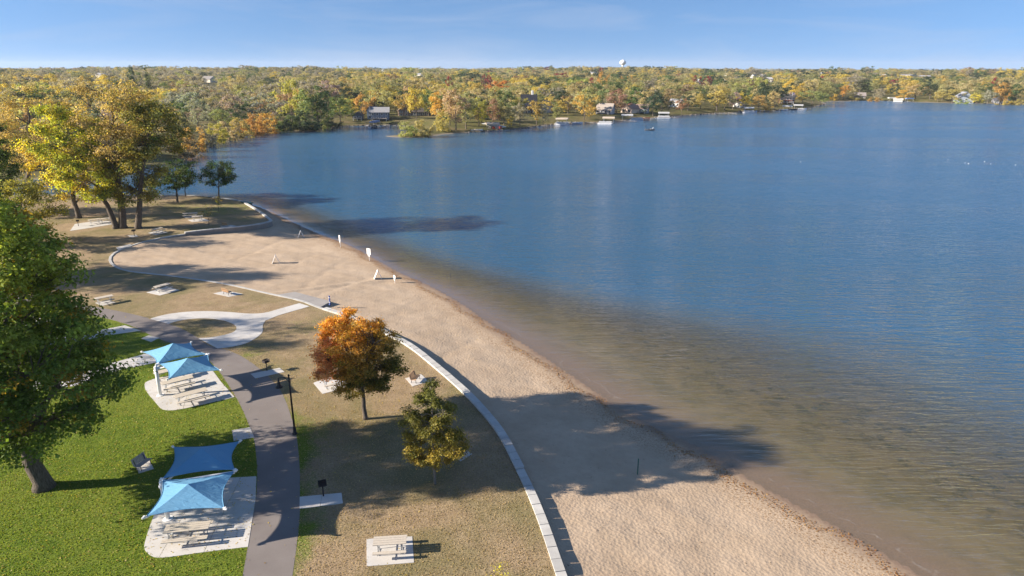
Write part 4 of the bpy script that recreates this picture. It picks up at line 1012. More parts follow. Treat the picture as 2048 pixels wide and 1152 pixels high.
# random woods: nearest ones are trees of their own, the rest one mass
rs = np.random.RandomState(77)
HS = set(houses_at); TK = taken
cand = []
NC = 60000
U = rs.rand(NC); Rr_ = np.exp(np.log(190)+U*(np.log(6500)-np.log(190))); AZ = rs.uniform(-47, 46, NC)
Xc = Rr_*np.sin(np.radians(AZ)); Yc = Rr_*np.cos(np.radians(AZ)); sdc = far_sd(Xc, Yc)
lawnmask = (vnoise(Xc, Yc, 120, 8) > .95)
clear_far = (AZ > 16) & (Rr_ > 1500) & (vnoise(Xc, Yc, 500, 12) > .5)
ok = (sdc > np.where(AZ < -5, 17, 17)) & ~lawnmask & ~clear_far
Xc, Yc, Rr_, AZ, sdc = Xc[ok], Yc[ok], Rr_[ok], AZ[ok], sdc[ok]
for tx, ty, tw_ in TK:
    d = np.hypot(Xc-tx, Yc-ty); k = d > tw_*.8+2.5
    hx = np.hypot(tx, ty)   # keep the view line to houses and shore trees open a little
    cross = np.abs(Xc*ty-Yc*tx)/hx; k &= ~((cross < tw_*.95+(3 if hx > 650 else 0)) & (Rr_ < hx) & (Rr_ > (hx*.6 if hx > 650 and tw_ > 5 and (tx, ty) in HS else hx-90)))
    Xc, Yc, Rr_, AZ, sdc = Xc[k], Yc[k], Rr_[k], AZ[k], sdc[k]
cell = {}; keep = []
for i in range(len(Xc)):
    sp = 8.0+Rr_[i]*.0065; a, b = int(Xc[i]//40), int(Yc[i]//40)
    hit = False
    for da in (-1, 0, 1):
        for db in (-1, 0, 1):
            for (x_, y_) in cell.get((a+da, b+db), ()):
                if (x_-Xc[i])**2+(y_-Yc[i])**2 < sp*sp: hit = True; break
            if hit: break
        if hit: break
    if not hit: cell.setdefault((a, b), []).append((Xc[i], Yc[i])); keep.append(i)
keep = np.array(keep); Xc, Yc, Rr_, AZ, sdc = Xc[keep], Yc[keep], Rr_[keep], AZ[keep], sdc[keep]
Zc = land_z(Xc, Yc, sdc); reg = vnoise(Xc, Yc, 260, 20)
names_ = ['tan', 'olive', 'gold', 'yellow', 'green', 'dark', 'grey', 'brown', 'rust', 'red', 'lime', 'orange']
wt = np.array([.33, .27, .06, .035, .11, .12, .07, .03, .015, .006, .045, .003])
ci = rs.choice(len(names_), len(Xc), p=wt/wt.sum())
reg2 = vnoise(Xc, Yc, 110, 41); ci = np.where((reg2 > .7) & (rs.rand(len(Xc)) < .5), names_.index('yellow'), ci); ci = np.where((reg2 < -.8) & (rs.rand(len(Xc)) < .45), names_.index('olive'), ci)
ci = np.where((reg < -.6) & (rs.rand(len(Xc)) < .5), names_.index('dark'), ci); ci = np.where((AZ < -14) & (rs.rand(len(Xc)) < .35), names_.index('grey'), ci)
Hc = (6.5+9*rs.rand(len(Xc))**1.3+2.5*vnoise(Xc, Yc, 150, 31))*(1+Rr_*.00003); Wc = Hc*rs.uniform(.75, 1.15, len(Xc))*(1+Rr_*.00022)
order = np.argsort(Rr_+np.where(np.abs(AZ) > 37.2, 1e6, 0)); NI = max(0, 272-n_ind)
LM = [(20, 'the left edge of the cottonwoods'), (120, 'the yellow green cottonwood'), (215, 'the tallest cottonwood'), (303, 'the pointed spruce'), (380, 'the brown bay shrub'), (436, 'the yellow bay shrub'), (508, 'the orange bay shrub'), (585, 'the highest yellow green tree'), (637, 'the green poplar'),
      (681, 'the dark bushy tree'), (758, 'the two storey bay house'), (815, 'the brown gabled house'), (879, 'the willow spit'), (925, 'the tan willows'), (990, 'the stacked dock sections'), (1058, 'the black roofed house'), (1114, 'the left tan boat canopy'), (1168, 'the large yellow tree'), (1212, 'the grey house'),
      (1270, 'the long beige house'), (1354, 'the white low house'), (1433, 'the tall gold tree'), (1497, 'the white boat canopy'), (1576, 'the red lake house'), (1624, 'the point tree'), (1686, 'the narrow orange tree'), (1718, 'the dark wide far tree'), (1802, 'the round yellow tree'), (1905, 'the weeping green willow'), (1952, 'the blue grey gabled house'), (2020, 'the right end of the far bank')]
CW = dict(dark='dark green', grey='bare grey', lime='pale green')
for i in order[:NI]:
    c = names_[ci[i]]; kd = rt.choice(['round', 'round', 'tall', 'wide'])
    pxi = 1024+FPX*Xc[i]/(Yc[i]*ca+(EYE-Zc[i])*sa); lm = min(LM, key=lambda q: abs(q[0]-pxi)); dpx = pxi-lm[0]
    size = ('tall' if Hc[i] > 14 else ('low' if Hc[i] < 10.5 else 'middling'))+' '+{'round': 'rounded', 'tall': 'narrow', 'wide': 'spreading'}[kd]
    rel = 'just behind' if sdc[i] < 32 else ('some way behind' if sdc[i] < 60 else 'far behind')
    side = '' if abs(dpx) < 12 else (', a little left' if dpx < 0 else ', a little right')
    if len(f'{size} {CW.get(c, c)} tree {rel} {lm[1]}'.split()) > 13: side = ''
    far_tree((Xc[i], Yc[i], Zc[i]-.2), Hc[i], Wc[i]*(.75 if kd == 'tall' else 1), kd, c, f"{size} {CW.get(c, c)} tree {rel} {lm[1]}{side}", 'tree', 'autumn trees in the woods round the lake')
rest = order[NI:]
me = bpy.data.meshes.new('distant_wood'); co = np.stack([Xc, Yc, Zc-.2], -1)[rest]
me.vertices.add(len(co)); me.vertices.foreach_set('co', co.astype(np.float32).ravel()); me.update()
at = me.attributes.new('tint', 'FLOAT_COLOR', 'POINT'); tcv = np.ones((len(rest), 4), np.float32); tcv[:, :3] = np.array([FC[names_[k]] for k in ci[rest]])*rs.uniform(.85, 1.15, (len(rest), 1)); at.data.foreach_set('color', tcv.ravel())
at = me.attributes.new('scl', 'FLOAT_VECTOR', 'POINT'); at.data.foreach_set('vector', np.stack([Wc[rest]/.86, Wc[rest]/.86, Hc[rest]], -1).astype(np.float32).ravel())
at = me.attributes.new('rotz', 'FLOAT', 'POINT'); at.data.foreach_set('value', rs.uniform(0, 6.28, len(rest)).astype(np.float32))
fo = link_mesh('distant_wood', me); tag(fo, 'autumn woods of mixed colour receding to the skyline beyond the lake', 'wood', kind='stuff')
ng = bpy.data.node_groups.new('wood_scatter', 'GeometryNodeTree')
ng.interface.new_socket('Geometry', in_out='INPUT', socket_type='NodeSocketGeometry'); ng.interface.new_socket('Geometry', in_out='OUTPUT', socket_type='NodeSocketGeometry')
gi = ng.nodes.new('NodeGroupInput'); go = ng.nodes.new('NodeGroupOutput'); iop = ng.nodes.new('GeometryNodeInstanceOnPoints'); jn = ng.nodes.new('GeometryNodeJoinGeometry')
srcs = {}
for o in list(COL.objects):
    if o.name.startswith('crown') and o.type == 'MESH' and o.parent and o.data.materials[0] == M['leaf_far']: srcs.setdefault(o.data.name, o)
PM = {me_.name: k for k in PROT for (_, me_) in PROT[k]}
for nm, o in srcs.items():
    if PM.get(nm) in ('round', 'wide'):
        oi = ng.nodes.new('GeometryNodeObjectInfo'); oi.inputs['Object'].default_value = o
        smt = ng.nodes.new('GeometryNodeSetMaterial'); smt.inputs['Material'].default_value = M['leaf_wood']
        g2i = ng.nodes.new('GeometryNodeGeometryToInstance')
        ng.links.new(oi.outputs['Geometry'], smt.inputs['Geometry']); ng.links.new(smt.outputs['Geometry'], g2i.inputs[0]); ng.links.new(g2i.outputs[0], jn.inputs[0])
ng.links.new(gi.outputs[0], iop.inputs['Points']); ng.links.new(jn.outputs[0], iop.inputs['Instance']); iop.inputs['Pick Instance'].default_value = True
na = ng.nodes.new('GeometryNodeInputNamedAttribute'); na.data_type = 'FLOAT_VECTOR'; na.inputs['Name'].default_value = 'scl'; ng.links.new(na.outputs['Attribute'], iop.inputs['Scale'])
nb_ = ng.nodes.new('GeometryNodeInputNamedAttribute'); nb_.data_type = 'FLOAT'; nb_.inputs['Name'].default_value = 'rotz'; cx = ng.nodes.new('ShaderNodeCombineXYZ'); ng.links.new(nb_.outputs['Attribute'], cx.inputs['Z'])
e2r = ng.nodes.new('FunctionNodeEulerToRotation'); ng.links.new(cx.outputs[0], e2r.inputs[0]); ng.links.new(e2r.outputs[0], iop.inputs['Rotation'])
ng.links.new(iop.outputs[0], go.inputs[0])
md = fo.modifiers.new('scatter', 'NODES'); md.node_group = ng
print('WOOD', len(Xc), 'individual', n_ind, 'srcs', len(srcs))

# ------------------------------------------------------------------ shade sails
SAILZ = 2.75
def sail_pair(label, corners, post_px, apex, group, z=SAILZ, za=None):
    """corners: two lists of four pixel corners (back canopy, front canopy); each canopy: far-left, far-right, near-right, near-left"""
    pb = G(*post_px); root = tag(empty('shade_sail', pb), label, 'shade sail', group)
    L = lambda v: Vector(v)-pb
    allc = []
    for ci_, (cs, ap) in enumerate(zip(corners, apex)):
        C = [G(x, y, zz) for (x, y, zz) in cs]; cen = sum(C, Vector())/4
        q = ray(*ap); t = cen.y/q.y; A = Vector((q.x*t, cen.y, 0)); A = Vector((cen.x*.4+A.x*.6, cen.y, EYE+q.z*t))
        allc.append((C, A))
        mb = MB(); N = 10
        for k in range(4):
            a, b = C[k], C[(k+1) % 4]; idx = {}
            for i in range(N+1):
                for j in range(N+1-i):
                    u, v_ = i/N, j/N; w_ = 1-u-v_
                    P = A*w_+a*u+b*v_
                    edge = 4*u*v_; P = P+(cen-P)*(.16*edge*(1-w_)**1.5)       # catenary hem
                    P = P+Vector((0, 0, -.30*(1-w_)*w_))                      # sag between hip and hem
                    idx[i, j] = len(mb.v); mb.v.append(tuple(L(P)))
            for i in range(N):
                for j in range(N-i):
                    mb.f.append((idx[i, j], idx[i+1, j], idx[i, j+1]))
                    if j < N-i-1: mb.f.append((idx[i+1, j], idx[i+1, j+1], idx[i, j+1]))
        can = mb.build('canopy', M['sail'], root, False)
        # hem tape, hip seams
        for k in range(4):
            a, b = C[k], C[(k+1) % 4]; pts = []
            for i in range(11):
                u = i/10; P = a*(1-u)+b*u; P = P+(cen-P)*(.16*4*u*(1-u)); pts.append(L(P+Vector((0, 0, .012))))
            MB().tube(pts, .022, 4).build('hem', M['sail'], can)
        for k in range(4):
            MB().tube([L(A-Vector((0, 0, .16))), L((A+C[k])/2-Vector((0, 0, .24))), L(C[k]-Vector((0, 0, .09)))], .035, 6).build('rafter', M['white_paint'], root)
            c_ = L(C[k]); d = (C[k]-cen).normalized()
            MB().tube([c_-d*.05, c_+d*.22], .05, 8).tube([c_+d*.10+Vector((0, 0, -.07)), c_+d*.10+Vector((0, 0, .09))], .06, 8).build('corner_fitting', M['white_paint'], root)
    (Cb, Ab), (Cf, Af) = allc
    Lj = (Cb[3]+Cf[0])/2; Rj = (Cb[2]+Cf[1])/2
    top = Vector((pb.x, pb.y, Lj.z-.1))
    MB().tube([L(pb), L(pb+Vector((0, 0, .05)))], .30, 12).build('base_plate', M['white_paint'], root)
    MB().tube([L(pb), L(top)], .135, 16).tube([L(top-Vector((0, 0, .35))), L(top-Vector((0, 0, .28)))], .19, 16).build('post', M['white_paint'], root, True)
    MB().tube([L(top-Vector((0, 0, .15))), L(Vector((Rj.x, Rj.y, Rj.z-.12)))], .09, 10).build('beam', M['white_paint'], root)
    for (C, A) in allc:
        MB().tube([L(top-Vector((0, 0, .25))), L((top+A)/2-Vector((0, 0, .25))), L(A-Vector((0, 0, .1)))], .06, 8).build('arm', M['white_paint'], root)
    MB().tube([L(Cb[3]), L(top), L(Cf[0])], .06, 8).build('yoke', M['white_paint'], root)
    return root
g_ = 'blue shade sails over the picnic tables'
S1 = sail_pair('pair of sunlit pale blue shade sails on a white post, farther along the path',
    [[(286, 704, 2.7), (381, 685.5, 2.7), (412, 708.5, 2.7), (314, 728.5, 2.7)], [(319, 727.5, 2.7), (416, 709.5, 2.7), (440, 740, 2.45), (337, 758, 2.45)]], (321, 791), [(347, 686), (375.5, 715.5)], g_)
S2 = sail_pair('pair of deep blue shade sails dappled by tree shade, nearest the camera',
    [[(348, 894.5, 2.6), (478, 883, 2.6), (469, 939, 2.7), (326, 957, 2.7)], [(326, 960, 2.7), (468.5, 943, 2.7), (448, 1016, 2.45), (292, 1033, 2.45)]], (336, 1038), [(401, 896), (372, 968)], g_)

# ------------------------------------------------------------------ picnic tables, benches, grills
def make_table(L=1.83, mat='plank'):
    r = empty('picnic_table')
    for k in range(4): MB().box((0, -.285+.19*k, .745), (L, .175, .04)).build('tabletop_plank', M[mat], r)
    for s in (-1, 1):
        for k in range(2 if L > 2 else 1): MB().box((0, s*(.66+.0*k), .45) if L <= 2 else (0, s*(.62+.17*k), .45), (L, .22 if L <= 2 else .155, .04)).build('seat_plank', M[mat], r)
        x = s*(L/2-.28)
        MB().tube([(x, -.80, .41), (x, .80, .41)], .024, 6).tube([(x, -.36, .71), (x, -.30, .03), (x, .30, .03), (x, .36, .71)], .026, 6).tube([(x, -.36, .71), (x, .36, .71)], .022, 6).build('leg_frame', M['galv'], r)
    MB().tube([(-(L/2-.28), 0, .41), (-.1, 0, .70)], .018, 5).tube([((L/2-.28), 0, .41), (.1, 0, .70)], .018, 5).build('brace', M['galv'], r)
    return r
tb6 = make_table(1.83); tb8 = make_table(2.44)
used = {}
def put(proto_, px, py, dirto, label, cat, group, z=.022, ground=None):
    p = G(px, py, z) if ground is None else ground; q = G(*dirto, z); a = math.atan2(q.y-p.y, q.x-p.x)
    o = proto_ if not used.get(proto_.name) else copy_tree(proto_); used[proto_.name] = 1
    o.location = p; o.rotation_euler = (0, 0, a); tag(o, label, cat, group); return o
gt = 'picnic tables on concrete pads'
put(tb6, 781, 1103, (820, 1100.5), 'picnic table alone on a square pad in the dry grass, nearest the camera', 'picnic table', gt)
put(tb8, 378, 1076, (420, 1071.5), 'long picnic table in front of the nearer deep blue sails', 'picnic table', gt)
put(tb8, 384, 802, (415, 794), 'sunlit long picnic table at the front of the farther pavement', 'picnic table', gt)
put(tb8, 357, 775.5, (400, 765), 'long picnic table half under the farther pale blue sail', 'picnic table', gt)
put(tb8, 342, 755, (385, 745), 'picnic table mostly hidden behind the post of the farther sails', 'picnic table', gt)
put(tb6, 667, 772, (700, 765), 'picnic table on the pad under the orange maple', 'picnic table', gt)
put(tb6, 326, 582, (348, 576), 'picnic table on the pad below the curb of the sandy cove', 'picnic table', gt)
put(tb6, 316, 466, (330, 462), 'picnic table on a small pad between the cottonwoods and the beach wall', 'picnic table', gt)
put(tb8, 381, 434, (398, 433), 'farthest picnic table near the bay, in tree shade', 'picnic table', gt)
put(tb6, 396, 440.5, (410, 439.5), 'picnic table just in front of the farthest shaded one', 'picnic table', gt)
put(tb6, 190, 447, (205, 445), 'picnic table on the long pad behind the cottonwood trunks', 'picnic table', gt)
put(tb6, 212, 445, (227, 443), 'picnic table at the right end of the long pad behind the cottonwoods', 'picnic table', gt)
put(tb6, 210, 606, (225, 603), 'picnic table partly hidden by the big maple branches', 'picnic table', gt)
def make_bench(mat):
    r = empty('slatted_bench'); prof = [(-.30, .43), (-.05, .40), (.18, .38), (.26, .42), (.33, .62), (.42, .95)]
    for k in range(9):
        x = -.60+.15*k; mb = MB()
        for i in range(len(prof)-1): mb.bar((x, prof[i][0], prof[i][1]), (x, prof[i+1][0], prof[i+1][1]), .11, .035)
        mb.build('slat', M[mat], r)
    for s in (-1, 1):
        MB().tube([(s*.5, -.28, 0), (s*.5, -.24, .40), (s*.5, .22, .36), (s*.5, .36, .85)], .03, 6).tube([(s*.5, .16, .37), (s*.5, .26, 0)], .03, 6).build('leg', M['black_metal'], r)
    for z_, y_ in ((.36, -.2), (.34, .15), (.80, .40)): MB().tube([(-.62, y_, z_), (.62, y_, z_)], .022, 6).build('rail', M['black_metal'], r)
    return r
b1 = make_bench('tan_plank'); b2 = make_bench('grey_plank'); b1.scale = b2.scale = (.85,)*3
gb = 'slatted benches facing the lake'
def bench(pr, px, py, ang, label):
    p = G(px, py, .022); o = pr if not used.get(pr.name) else copy_tree(pr); used[pr.name] = 1
    o.location = p; o.rotation_euler = (0, 0, R(ang)); tag(o, label, 'bench', gb)
bench(b2, 287, 934, 75, 'grey slatted bench on a small pad in the shadow of the big maple')
bench(b1, 831, 762, 75, 'tan slatted bench on a pad behind the orange maple')
bench(b1, 455, 588.5, 150, 'tan slatted bench on the lawn below the cove curb')
bench(b2, 922, 911, 70, 'grey bench half hidden behind the egg shaped tree')
bench(b1, 452, 453.5, 160, 'brown bench on a pad beside the rounded far wall')
gg = 'black pedestal grills'
def make_grill():
    r = empty('park_grill'); MB().tube([(0, 0, 0), (0, 0, .82)], .045, 8).build('post', M['rust_steel'], r)
    MB().box((0, .21, .93), (.5, .03, .24)).box((0, -.0, .83), (.5, .44, .03)).box((-.24, 0, .93), (.03, .42, .24)).box((.24, 0, .93), (.03, .42, .24)).build('firebox', M['rust_steel'], r)
    g = MB()
    for k in range(8): g.tube([(-.22+.063*k, -.2, 1.0), (-.22+.063*k, .2, 1.0)], .009, 4)
    g.build('grate', M['rust_steel'], r); MB().tube([(.1, -.2, 1.0), (.1, -.42, 1.04)], .014, 5).build('handle', M['rust_steel'], r)
    return r
gr_ = make_grill()
for k, (px, py, lb) in enumerate([(647, 992, 'park grill on the pad right of the path, nearest the camera'), (534, 741, 'park grill on the pad right of the path, beside the farther sails'), (269, 472, 'park grill on a tiny pad in front of the cottonwood trunks'), (157, 452, 'park grill at the left end of the long pad behind the cottonwoods'), (403, 456, 'far grill near the rounded beach wall')][:4]):
    p = G(px, py, .022); o = gr_ if k == 0 else copy_tree(gr_); o.location = p; o.rotation_euler = (0, 0, R(20+35*k)); tag(o, lb, 'grill', gg)

# ------------------------------------------------------------------ lamp post
p = G(590, 868); lp = tag(empty('street_lamp', p), 'black lamp post with one hanging bell lantern beside the path', 'lamp post')
MB().lathe([(.19, 0), (.19, .08), (.13, .16), (.11, .55), (.08, .62)], 14).build('base', M['black_metal'], lp, True)
MB().tube([(0, 0, .6), (0, 0, 3.0), (0, 0, 4.75)], [.075, .065, .055], 12).lathe([(.075, 4.70), (.075, 4.78), (.03, 4.86)], 12).build('pole', M['black_metal'], lp, True)
MB().tube([(0, 0, 4.55), (-.35, .03, 4.58), (-.80, .05, 4.52)], [.035, .03, .03], 8).tube([(0, 0, 4.25), (-.3, .02, 4.52)], .018, 6).build('arm', M['black_metal'], lp)
lt = MB().lathe([(.03, 4.52), (.05, 4.30), (.09, 4.22), (.10, 4.02), (.16, 3.93), (.27, 3.84), (.28, 3.80)], 16, (-.80, .05, 0)).build('lamp_shade', M['black_metal'], lp, True)
MB().lathe([(.20, 3.80), (.17, 3.74), (.06, 3.70)], 12, (-.80, .05, 0)).build('lens', M['white_vinyl'], lt, True)

# ------------------------------------------------------------------ things on the sand
def gb_(px, py):
    z = -.8
    for _ in range(8):
        p = G(px, py, z); z = beach_z(p.x, p.y)
    p = G(px, py, z); return p
def a_frame(px, py, label, ang):
    p = gb_(px, py); r = tag(empty('sandwich_board', p, R(ang)), label, 'sign board', 'white folding boards on the sand')
    MB().box((-.30, 0, .60), (.05, .75, 1.28), ry=R(24)).build('board', M['white_paint'], r)
    MB().tube([(-.04, -.3, 1.15), (.42, -.3, 0)], .022, 5).tube([(-.04, .3, 1.15), (.42, .3, 0)], .022, 5).tube([(.25, -.3, .42), (.25, .3, .42)], .018, 5).build('rear_frame', M['white_paint'], r)
a_frame(553, 526, 'white folding board standing in the middle of the sandy cove', 15)
a_frame(603, 475, 'white folding board in the shade near the far waterline', 15)
a_frame(757, 557, 'white folding board near the waterline, nearest the camera', 15)
def sign(px, py, label, h=1.5, w=.75, hh=.95, ang=25, z=None):
    p = gb_(px, py) if z is None else G(px, py, z); r = tag(empty('beach_sign', p, R(ang)), label, 'sign', 'white signs at the waterline')
    MB().tube([(0, 0, -.2), (0, 0, h+hh)], .035, 8).build('post', M['white_paint'], r)
    MB().box((0, -.05, h+hh/2), (w, .03, hh)).build('panel', M['white_paint'], r)
    MB().box((0, -.05, h-.16), (w*.5, .03, .22)).build('lower_panel', M['white_paint'], r)
sign(739, 522, 'white rectangular sign on a post at the waterline, the larger one', 1.0, .8, .9, -38)
sign(681, 494, 'white narrow sign on a post at the waterline, farther along', 1.0, .65, .9, -60)
sign(790, 566, 'small white sign low on a post near the nearest folding board', .65, .5, .4, -50)
def post(px, py, h, mat, label, r=.035, z=None):
    p = gb_(px, py) if z is None else G(px, py, z); o = MB().tube([(0, 0, -.3), (0, 0, h*.97), (0, 0, h)], [r, r, r*.6], 8).build('marker_post', M[mat], None); o.location = p; tag(o, label, 'post', 'thin marker posts of the beach')
post(1275, 949, 1.25, 'green_post', 'dark green post standing in the shaded sand', .04)
post(689, 477, 1.6, 'boat_dark', 'thin dark post in the water behind the narrow sign', .035, WATER-.3)
post(901, 553, .5, 'boat_dark', 'short thin post in the water off the beach', .03, WATER)
post(601, 464, 1.4, 'boat_dark', 'thin dark post behind the shaded folding board', .03)
p = G(660, 610, .03); bp = tag(empty('beach_post', p), 'blue post with white bands at the corner of the beach entrance', 'post')
MB().lathe([(.12, 0), (.12, .08), (.085, .1), (.085, 1.05), (.06, 1.12)], 12).build('pole', M['blue_post'], bp, True)
for z_ in (.3, .85): MB().lathe([(.09, z_), (.09, z_+.1)], 12).build('band', M['white_paint'], bp)

# leaf litter: single leaves on the lawn, drift line along the water
def litter(name, XY, Zl, size, cols, label, seed):
    rng = np.random.RandomState(seed); n = len(XY); C = np.column_stack([XY, Zl]); col = np.array(cols)[rng.randint(len(cols), size=n)]*rng.uniform(.8, 1.2, (n, 1))
    me = leaf_mesh(name, C, np.tile([0, 0, 1.0], (n, 1)), size, col, rng, M['leaf'], flat=1.6)
    tag(link_mesh(name, me), label, 'leaves', kind='stuff')
rs2 = np.random.RandomState(5)
lx = rs2.uniform(-52, 0, 60000); ly = rs2.uniform(22, 75, 60000)
lp_ = inside(lx, ly, np.vstack([PL, [[-300, PL[-1][1]], [-300, 4]]]))
dens = np.exp(-((lx+20)**2+(ly-42)**2)/14**2)+.35*np.exp(-((lx+9)**2+(ly-45)**2)/6**2)+.12+.25*(vnoise(lx, ly, 6, 3) > .3)
k = (lp_ & (rs2.rand(60000) < dens*.50)) | (~lp_ & (lx < -3) & (rs2.rand(60000) < .03+.30*np.exp(-((lx+9.5)**2+(ly-47)**2)/3.2**2)+.12*np.exp(-((lx+3.5)**2+(ly-38.5)**2)/2.5**2))); lx, ly = lx[k], ly[k]
litter('fallen_leaves', np.column_stack([lx, ly]), np.full(len(lx), .035), .10, [(.55, .42, .05), (.5, .34, .06), (.32, .20, .07), (.6, .5, .2)], 'yellow fallen leaves scattered over the green lawn', 1)
def tufts(name, X_, Y_, size, cols, label, seed):
    rng = np.random.RandomState(seed); n = len(X_); a = rng.rand(n)*6.28; C = np.column_stack([X_, Y_, np.full(n, size*.32)])
    out = np.column_stack([np.cos(a), np.sin(a), np.zeros(n)]); col = np.array(cols)[rng.randint(len(cols), size=n)]*rng.uniform(.75, 1.2, (n, 1))
    me = leaf_mesh(name, C, out*2, size, col, rng, M['leaf'], flat=0.0, droop=-.8); tag(link_mesh(name, me), label, 'grass', kind='stuff')
gx_ = rs2.uniform(-48, 3, 420000); gy_ = rs2.uniform(24, 78, 420000)
kk = rs2.rand(420000) < np.clip(1.6-gy_/50, .12, 1); gx_, gy_ = gx_[kk], gy_[kk]
qx, qy = gx_+.09*vnoise(gx_, gy_, .7, 61), gy_+.09*vnoise(gx_, gy_, .6, 62)
kk = (dist_poly(gx_, gy_, INNER) > .30) & inside(gx_, gy_, PARK) & ~inside(qx, qy, np.vstack([PL, PR[::-1]])) & ~inside(qx, qy, P1) & ~inside(qx, qy, P2) & ~inside(qx, qy, LOOPS[0]) & ~inside(qx, qy, LOOPS[1])
for q_ in PADS: kk &= ~inside(qx, qy, q_)
gx_, gy_ = gx_[kk], gy_[kk]; lf = inside(gx_, gy_, np.vstack([PL, [[-300, PL[-1][1]], [-300, 4]]]))
tufts('grass', gx_[lf], gy_[lf], .075, [(.15, .23, .028), (.22, .29, .035), (.11, .17, .02), (.30, .31, .06)], 'short green lawn grass left of the asphalt path', 21)
k2 = ~lf & (rs2.rand(len(gx_)) < .6)
tufts('dry_grass', gx_[k2], gy_[k2], .07, [(.48, .35, .20), (.38, .28, .165), (.28, .24, .10), (.55, .42, .25)], 'short dry tan grass between the path and the stone wall', 22)
SS = resample(SHORE, .08); nn_ = len(SS); tn = np.gradient(SS, axis=0); tn /= np.hypot(*tn.T)[:, None]; nv_ = np.stack([-tn[:, 1], tn[:, 0]], -1)
sgn = 1 if inside(np.array([SS[nn_//2][0]+nv_[nn_//2][0]*2]), np.array([SS[nn_//2][1]+nv_[nn_//2][1]*2]), LANDNEAR)[0] else -1
rep = 8; base_ = np.repeat(SS, rep, axis=0); nr_ = np.repeat(nv_, rep, axis=0)*sgn
offd = np.abs(rs2.normal(.5, .35, len(base_)))+.55*(1+vnoise(base_[:, 0], base_[:, 1], 5, 9)); 
k = rs2.rand(len(base_)) < .55; base_, nr_, offd = base_[k], nr_[k], offd[k]
XY = base_+nr_*offd[:, None]; k = (XY[:, 1] > 15) & (XY[:, 1] < 150) & (XY[:, 0] < 74); XY = XY[k]
Zl = np.array([beach_z(x_, y_) for x_, y_ in XY])+.03
litter('leaf_drift', XY, Zl, .11, [(.40, .20, .06), (.30, .14, .05), (.45, .28, .10), (.20, .10, .05)], 'orange brown line of fallen leaves washed up along the waterline', 2)
# dark specks and weed crumbs on the sand
n = 9000; bxr = rs2.uniform(-40, 22, n); byr = rs2.uniform(20, 110, n)
k = inside(bxr, byr, LANDNEAR) & ~inside(bxr, byr, PARK) & (rs2.rand(n) < .30+.7*(vnoise(bxr, byr, 4, 4) > .9)); XY = np.column_stack([bxr[k], byr[k]])
litter('beach_debris', XY, np.array([beach_z(x_, y_) for x_, y_ in XY])+.03, .085, [(.10, .07, .05), (.16, .11, .07), (.3, .2, .1)], 'dark bits of weed and leaf scattered over the sand', 3)

# ------------------------------------------------------------------ boats, docks, lifts on the far shore
def make_pontoon():
    r = empty('pontoon_boat')
    for s in (-1, 1): MB().tube([(-3.4, s*.95, .1), (-3.0, s*.95, 0), (2.8, s*.95, 0), (3.6, s*.95, .25)], [.22, .32, .32, .08], 10).build('pontoon', M['boat_hull'], r)
    MB().box((0, 0, .42), (6.8, 2.5, .12)).build('deck', M['boat_hull'], r)
    for s in (-1, 1): MB().box((.1, s*1.2, .85), (5.8, .06, .7)).build('side_fence', M['white_vinyl'], r)
    MB().box((-2.4, 0, .75), (.9, 2.0, .6)).box((1.8, .7, .7), (1.8, .6, .5)).build('seat', M['tan_vinyl'], r)
    MB().box((.2, -.6, .9), (.6, .7, .9)).build('console', M['boat_dark'], r)
    return r
def make_lift(mat):
    r = empty('boat_lift')
    for sx in (-2.6, 2.6):
        for sy in (-1.6, 1.6): MB().tube([(sx, sy, -1.2), (sx, sy, 3.0)], .07, 6).build('post', M['galv'], r)
    mb = MB(); N = 8
    prof = [(-1.75, 2.55), (-1.75, 3.0), (-1.2, 3.3), (0, 3.5), (1.2, 3.3), (1.75, 3.0), (1.75, 2.55)]
    vs = [(x, y, z) for x in (-3.3, -3.1, 3.1, 3.3) for (y, z) in prof]; K = len(prof)
    fs = [(i*K+j, i*K+j+1, (i+1)*K+j+1, (i+1)*K+j) for i in range(3) for j in range(K-1)]+[tuple(range(K)), tuple(range(3*K, 4*K))]
    mb.add(vs, fs).build('canopy', M[mat], r)
    MB().bar((-2.6, -1.6, .25), (2.6, -1.6, .25), .12).bar((-2.6, 1.6, .25), (2.6, 1.6, .25), .12).build('cradle', M['galv'], r)
    return r
def make_dock(n=14):
    r = empty('dock')
    for k in range(n): MB().box((0, -k*.9, .55), (1.5, .82, .08)).build('deck_board', M['dock_wood'], r)
    for k in range(0, n, 3):
        for s in (-1, 1): MB().tube([(s*.7, -k*.9, -1.5), (s*.7, -k*.9, .95)], .05, 6).build('post', M['galv'], r)
    return r
